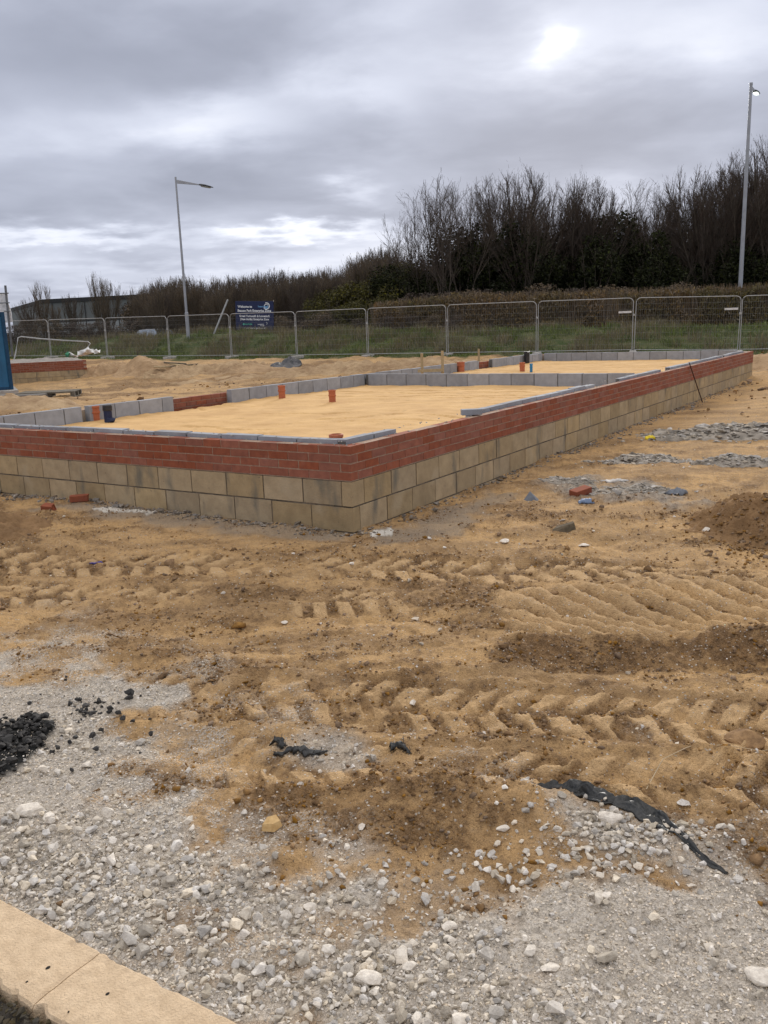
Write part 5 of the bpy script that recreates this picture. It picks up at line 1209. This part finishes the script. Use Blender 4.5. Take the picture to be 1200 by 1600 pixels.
def grow(rng, tr, tw, p, d, L, r, lv, maxlv, nseg, up, spread, kids_, lmul, thick):
    pts = [p]; dd = d.copy(); rr_ = r
    for i in range(nseg):
        dd = dd+rng.normal(0, .065, 3)+np.array([0, 0, up]); dd /= np.linalg.norm(dd); q = pts[-1]+dd*L/nseg; r1 = r*(1-.75*(i+1)/nseg)
        (tr if lv < thick else tw).seg(pts[-1], q, max(rr_, .004), max(r1, .0035)); rr_ = r1; pts.append(q)
        if lv < maxlv:
            for _ in range(kids_[lv] if i > 0 or lv > 0 else 0):
                ax = rng.normal(size=3); ax -= ax@dd*dd; ax /= np.linalg.norm(ax)+1e-9; s = rng.uniform(.6, 1.2)*spread
                nd = dd*math.cos(s)+ax*math.sin(s); nd /= np.linalg.norm(nd); f = rng.uniform(.2, 1); st_ = pts[-2]*(1-f)+q*f
                grow(rng, tr, tw, st_, nd, L*lmul*rng.uniform(.6, 1.15)*(1-.35*i/nseg), r1*.62+.002, lv+1, maxlv, max(2, nseg-1), up, spread, kids_, lmul, thick)
def bare_tree(h, seed, stems, spread, kids_=(3, 2, 2), name='bare_tree', tm=twigm, r=.09, lean=.22, up=.09, maxlv=3, lmul=.52, trunk=.12, nseg=5, dome=None):
    rng = np.random.default_rng(seed); tr, tw = TB(), TB(); rt = empty(name); th = h*trunk
    if stems == 1:
        grow(rng, tr, tw, np.zeros(3), np.array([0, 0, 1.]), h, r, 0, maxlv, nseg+1, up, spread, kids_, lmul, 2)
    else:
        tr.seg(np.array([0, 0, -.3]), np.array([0, 0, th]), r*1.3, r)
        for k in range(stems):
            a = 2*math.pi*(k+rng.uniform(-.3, .3))/stems; l = rng.uniform(.25, 1)*lean; d = np.array([math.cos(a)*l, math.sin(a)*l, 1.]); d /= np.linalg.norm(d)
            grow(rng, tr, tw, np.array([0, 0, th*rng.uniform(.3, 1)]), d, h*rng.uniform(.80, .96)*(1-.22*(l/max(lean, .01))**2), r*rng.uniform(.45, .8), 0, maxlv, nseg, up, spread, kids_, lmul, 2)
    if dome:
        cz, rx, rz_ = dome[0]*h, dome[1]*h, dome[2]*h
        for T_ in (tr, tw):
            Q = np.array(T_.Q); q = Q-np.array([0, 0, cz]); az_ = np.arctan2(q[:, 1], q[:, 0]); e_ = np.sqrt((q[:, 0]/rx)**2+(q[:, 1]/rx)**2+(np.maximum(q[:, 2], 0)/rz_)**2)
            ok = e_ < 1+(.10*np.sin(az_*3+seed)+.07*np.sin(az_*5+q[:, 2]*2+seed)+rng.normal(0, .045, len(Q)))*(T_ is tw)+.10*(T_ is tr); ok |= Q[:, 2] < h*.4; ii = np.where(ok)[0]
            T_.P = [T_.P[k] for k in ii]; T_.Q = [T_.Q[k] for k in ii]; T_.r0 = [T_.r0[k] for k in ii]; T_.r1 = [T_.r1[k] for k in ii]
    tr.build('trunk', bark, rt, 5); tw.build('crown', tm, rt, 3)
    zmax = float(np.percentile([p[2] for p in tw.Q], 98.5))
    rt['_h'] = float(zmax); return rt
def leaves(rng, n, lobes, size, m, parent, name='crown', hollow=.5):
    c = np.array([l[:3] for l in lobes]); r = np.array([l[3:6] for l in lobes]); wv = r.prod(1)**(2/3); wv /= wv.sum(); w_ = rng.choice(len(lobes), n, p=wv)
    d = rng.normal(size=(n, 3)); d /= np.linalg.norm(d, axis=1)[:, None]; rad = rng.uniform(hollow**3, 1, n)**(1/3)*(1+.25*np.sin(d[:, 0]*7+w_)*np.sin(d[:, 1]*6+w_*2)*np.cos(d[:, 2]*5))+rng.normal(0, .05, n)
    P_ = c[w_]+r[w_]*d*rad[:, None]
    keep = fbm(P_[:, 0]+P_[:, 2]*.7, P_[:, 1]+P_[:, 2]*.9, 1.1, 3, 3) > -.10; P_ = P_[keep]; n = len(P_)
    a = rng.normal(size=(n, 3)); a /= np.linalg.norm(a, axis=1)[:, None]; b = np.cross(a, rng.normal(size=(n, 3))); b /= np.linalg.norm(b, axis=1)[:, None]; s = (size*rng.uniform(.5, 1.4, n))[:, None]
    V = np.stack([P_-a*s, P_+b*s*.6, P_+a*s, P_-b*s*.6], 1); return mesh_np(name, V.reshape(-1, 3), np.arange(n*4).reshape(-1, 4), m, parent)
def bush(name, seed, h, w_, m, n=9000, size=.07, nl=9, twigs=True):
    rng = np.random.default_rng(seed); rt = empty(name); L_ = []
    for k in range(nl):
        a = rng.uniform(0, 6.28); q = rng.uniform(0, .6)*w_/2; z = rng.uniform(.25, .78)*h; L_.append((math.cos(a)*q, math.sin(a)*q, z, w_*rng.uniform(.2, .34), w_*rng.uniform(.2, .34), h*rng.uniform(.14, .26)))
    L_.append((0, 0, h*.3, w_*.42, w_*.42, h*.32))
    leaves(rng, n, L_, size, m, rt, 'crown', .35)
    tr, tw = TB(), TB()
    for k in range(6):
        a = rng.uniform(0, 6.28); d = np.array([math.cos(a)*.3, math.sin(a)*.3, 1.]); d /= np.linalg.norm(d); grow(rng, tr, tw, np.zeros(3), d, h*rng.uniform(.62, .84), .04, 0, 2, 4, .05, .4, (2, 2), .30, 3)
    tr.build('branches', bark, rt, 3); rt['_h'] = float(h); return rt
protos = {
 'fan': [bare_tree(8, 101, 9, .42, (3, 3, 2), lean=.50, lmul=.46, up=.05, r=.085, dome=(.58, .29, .36)), bare_tree(8, 102, 11, .40, (3, 3, 2), lean=.55, lmul=.42, up=.05, r=.08, dome=(.56, .34, .37))],
 'open': [bare_tree(8, 111, 4, .52, (3, 2, 2), lean=.42, up=.05, r=.075, lmul=.5, dome=(.58, .32, .38)), bare_tree(8, 112, 5, .5, (3, 2, 2), lean=.36, up=.05, r=.075, lmul=.5, dome=(.6, .26, .36))],
 'sap': [bare_tree(5, 121, 12, .28, (3, 3), name='bare_sapling', tm=twigo, r=.04, maxlv=2, lean=.26, lmul=.40, dome=(.5, .34, .48)), bare_tree(5, 122, 14, .28, (3, 3), name='bare_sapling', tm=twigm, r=.04, maxlv=2, lean=.30, lmul=.38, dome=(.5, .36, .46)), bare_tree(5, 123, 10, .3, (3, 3), name='bare_sapling', tm=twigo, r=.045, maxlv=2, lean=.22, lmul=.42, dome=(.5, .3, .5))],
 'ever': [bush('ivy_clad_tree', 131, 6, 3.6, evg, 15000, .085), bush('ivy_clad_tree', 132, 6, 4.4, evg, 17000, .085), bush('ivy_clad_tree', 133, 6, 3.0, evg, 12000, .085)],
 'oliv': [bush('green_shrub', 141, 4, 3.2, olive, 12000, .06), bush('green_shrub', 142, 4, 3.8, olive, 13000, .06)],
 'scrub': [bush('brown_scrub', 151, 3, 3.0, twigo, 13000, .045), bush('brown_scrub', 152, 3, 3.4, twigm, 14000, .045)],
}
used = set(); prng = random.Random(3)
INFO = {'fan': ('tall bare tree with upswept twigs in the dark wood behind the hedge', 'bare tree', 'bare trees in the wood'), 'open': ('slender bare tree standing open against the sky at the left end of the dark wood', 'bare tree', 'slender bare trees at the end of the wood'),
 'sap': ('thin bare brown sapling in the young wood left of the dark trees', 'sapling', 'bare saplings in the young wood'), 'ever': ('dark ivy covered tree in the wood behind the hedge', 'tree', 'ivy covered trees in the wood'),
 'oliv': ('olive green shrub where the young wood meets the dark wood', 'shrub', 'olive green shrubs'), 'scrub': ('brown twiggy scrub along the foot of the wood', 'scrub bush', 'scrub bushes along the wood')}
def plant(kind, px_, ptop, Y, var=None, label=None, wide=1., extra=0):
    k = protos[kind]; i = prng.randrange(len(k)) if var is None else var; pr = k[i]
    t = atd(px_, ptop, Y); zg = gz1(t[0], t[1]); hh = max(1., t[2]-zg)
    o = pr if (kind, i) not in used else copy_tree(pr)
    if (kind, i) not in used: used.add((kind, i))
    s = hh/pr['_h']; o.location = (t[0], t[1], zg-.05); o.scale = (s*wide, s*wide, s); o.rotation_euler = (0, 0, prng.uniform(0, 6.28))
    lb, ca, gr_ = INFO[kind]; tag(o, label or lb, ca, gr_ if not label else None)
    if label and 'group' in o: del o['group']
    return o
SIL = [(130, 468), (205, 462), (225, 454), (240, 449), (280, 443), (310, 451), (340, 448), (370, 443), (400, 437), (430, 438), (450, 436), (480, 436), (500, 430), (520, 426), (540, 428), (560, 412), (590, 404), (615, 398), (640, 385), (665, 345), (700, 340), (760, 328), (800, 318), (850, 325), (900, 318), (950, 325), (1000, 320), (1050, 305), (1100, 290), (1150, 280), (1200, 262), (1300, 240)]
def sil(x): return float(np.interp(x, [a for a, b in SIL], [b for a, b in SIL]))
# young wood, three rows deep
for row, (Y, dx, dy) in enumerate([(72, 13, 0), (64, 15, 5), (58, 20, 10)]):
    x = 212+row*5
    while x < 620:
        plant('sap', x+prng.uniform(-5, 5), sil(x)+dy-9+prng.uniform(-5, 9), Y+prng.uniform(-2, 2), wide=prng.uniform(1., 1.35)); x += dx*.8+prng.uniform(-3, 3)
for x in range(205, 640, 26): plant('scrub', x+prng.uniform(-8, 8), max(sil(x)+24, 465)+prng.uniform(-8, 8), 60+prng.uniform(-2, 5), wide=1.5)
for x in range(222, 640, 20): plant('scrub', x+prng.uniform(-8, 8), sil(x)+6+prng.uniform(-5, 6), 76+prng.uniform(-2, 3), wide=1.6)
for x in range(440, 620, 30): plant('scrub', x, 486+prng.uniform(-8, 6), 50+prng.uniform(-1, 2), wide=1.3)
# olive shrubs
for x, y, Y in [(520, 436, 56), (548, 430, 55), (575, 428, 54), (600, 420, 54), (625, 432, 52), (505, 455, 53), (560, 460, 50), (590, 455, 50), (535, 470, 49.5)]: plant('oliv', x, y, Y, wide=1.15)
for x, y, Y in [(590, 404, 57), (612, 398, 58), (635, 396, 57), (570, 412, 59)]: plant('oliv', x, y, Y, wide=.9)
# dark wood: dense back row, evergreen masses, bare crowns rising above
for x in range(640, 1330, 34): plant('ever', x+prng.uniform(-10, 10), max(sil(x)+40, 352 if x < 1100 else 322)+prng.uniform(-8, 22), 66+prng.uniform(-3, 3), wide=1.3)
for x in range(600, 1330, 38): plant('ever', x+prng.uniform(-10, 10), (412 if x < 830 else 388)+prng.uniform(-14, 14), 55+prng.uniform(-2, 2), wide=1.2)
for x, y, Y in [(745, 328, 56), (770, 350, 55), (725, 352, 57), (875, 340, 56), (905, 328, 57), (940, 318, 56), (970, 312, 57), (995, 325, 56), (850, 368, 54), (1020, 345, 55), (925, 350, 53), (1180, 330, 56), (1150, 350, 55)]: plant('ever', x, y, Y)
for x in range(770, 1330, 38): plant('fan', x+prng.uniform(-10, 10), sil(x)+8+prng.uniform(-14, 24), 61+prng.uniform(-3, 4), wide=prng.uniform(.85, 1.05))
for x, y, v in [(800, 276, 0), (822, 282, 1), (905, 283, 0), (925, 300, 1), (1108, 268, 1), (1145, 266, 0), (1190, 238, 0), (1215, 232, 1), (860, 318, 1)]: plant('fan', x, y, 55+prng.uniform(-1, 2), v)
for x, y, v, Y in [(655, 308, 0, 54), (690, 284, 1, 53), (722, 286, 0, 54), (742, 300, 1, 56), (652, 345, 1, 56), (1010, 288, 0, 57), (1035, 296, 1, 58)]: plant('open', x, y, Y, v)
for x in range(640, 1320, 30): plant('scrub', x, 448+prng.uniform(-14, 10), 50+prng.uniform(-1, 1.5), wide=1.5)
# trees near the warehouse
for x, y, Y, v, lb in [(60, 443, 52, 2, 'leafless shrub with upright shoots in front of the warehouse corner'), (148, 430, 68, 2, 'thin bare tree rising above the middle of the warehouse roof'), (165, 440, 70, 0, 'bushy bare sapling just right of the thin tree above the warehouse'), (110, 462, 75, 1, 'faint low bare shrub against the warehouse roof line'), (40, 468, 50, 1, 'low bare shrub beside the left end of the warehouse'), (85, 478, 52, 0, 'low bare shrub in front of the pale warehouse band')]:
    plant('sap', x, y, Y, v, lb, wide=.8 if x in (148,) else 1.1)
for x in range(20, 180, 24): plant('scrub', x, 497+prng.uniform(-5, 4), 52+prng.uniform(-1, 3), wide=1.5)

# hedge
hrng = np.random.default_rng(8); rt = empty('hedge', (0, 0, 0), label='long clipped brown and green hedge running behind the fence under the dark wood', cat='hedge')
cen = [atd(x, 500, Y)[:2] for x, Y in ((585, 45.5), (700, 44), (850, 42.5), (1000, 41), (1150, 39.8), (1300, 38.5), (1500, 37))]; topz = [atd(x, y, Y)[2] for x, y, Y in ((585, 476, 45.5), (700, 462, 44), (850, 459, 42.5), (1000, 454, 41), (1150, 448, 39.8), (1300, 440, 38.5), (1500, 432, 37))]
cen = np.array(cen); topz = np.array(topz); n = 120000; t = hrng.uniform(0, len(cen)-1, n); cx_ = np.interp(t, range(len(cen)), cen[:, 0]); cy_ = np.interp(t, range(len(cen)), cen[:, 1]); tz = np.interp(t, range(len(cen)), topz)
off = hrng.uniform(-.9, .9, n); gzz = gz(cx_, cy_+off); f = hrng.uniform(0, 1, n)**.8; hh = (tz-gzz)*(1+fbm(cx_*1., cy_*1.+off, 1.5, 3, 7)*.12)-.25*np.abs(off)**2; Z = gzz+f*hh+hrng.normal(0, .04, n)
kk = (np.abs(off) > .45) | (f > .75) | (hrng.uniform(0, 1, n) < .35); kk &= fbm(cx_*1.3, Z*1.3+off*.5, 1.6, 3, 17) > -.22
P_ = np.stack([cx_, cy_+off, Z], -1)[kk]; n = len(P_); a = hrng.normal(size=(n, 3))*np.array([.5, .5, 1.2]); a /= np.linalg.norm(a, axis=1)[:, None]; b = np.cross(a, hrng.normal(size=(n, 3))); b /= np.linalg.norm(b, axis=1)[:, None]; s = hrng.uniform(.03, .075, n)[:, None]
V = np.stack([P_-a*s*1.5, P_+b*s*.4, P_+a*s*1.5, P_-b*s*.4], 1); mesh_np('foliage', V.reshape(-1, 3), np.arange(n*4).reshape(-1, 4), hedgem, rt)
tr = TB(); 
for k in range(5000):
    t = hrng.uniform(0, len(cen)-1); c = np.array([np.interp(t, range(len(cen)), cen[:, i]) for i in (0, 1)]); o_ = hrng.uniform(-.7, .7); z0 = float(np.interp(c[0], cen[:, 0], [1.5]*len(cen))); zt_ = np.interp(t, range(len(cen)), topz)
    p = np.array([c[0], c[1]+o_, z0-.3]); q = np.array([c[0]+hrng.normal(0, .25), c[1]+o_+hrng.normal(0, .15), zt_+hrng.uniform(-.25, .18)]); m2 = (p+q)/2+hrng.normal(0, .06, 3); tr.seg(p, m2, .009, .006); tr.seg(m2, q, .006, .0035)
tr.build('stems', mat('hedge_stems', (.25, .19, .125), rough=.9, col2=(.15, .11, .075), scale=1, island=.3), rt, 3)
# brambles in front of the hedge
for x, y, Y in [(600, 486, 43.8), (640, 484, 43.2), (675, 488, 42.5), (705, 492, 41.5), (560, 500, 45)]: plant('scrub', x, y, Y, wide=1.2)
for o in list(bpy.data.objects):
    if '_h' in o: del o['_h']
for kind, L_ in protos.items():
    for i, pr in enumerate(L_):
        if (kind, i) not in used:
            for c in kids(pr): bpy.data.objects.remove(c)
            bpy.data.objects.remove(pr)
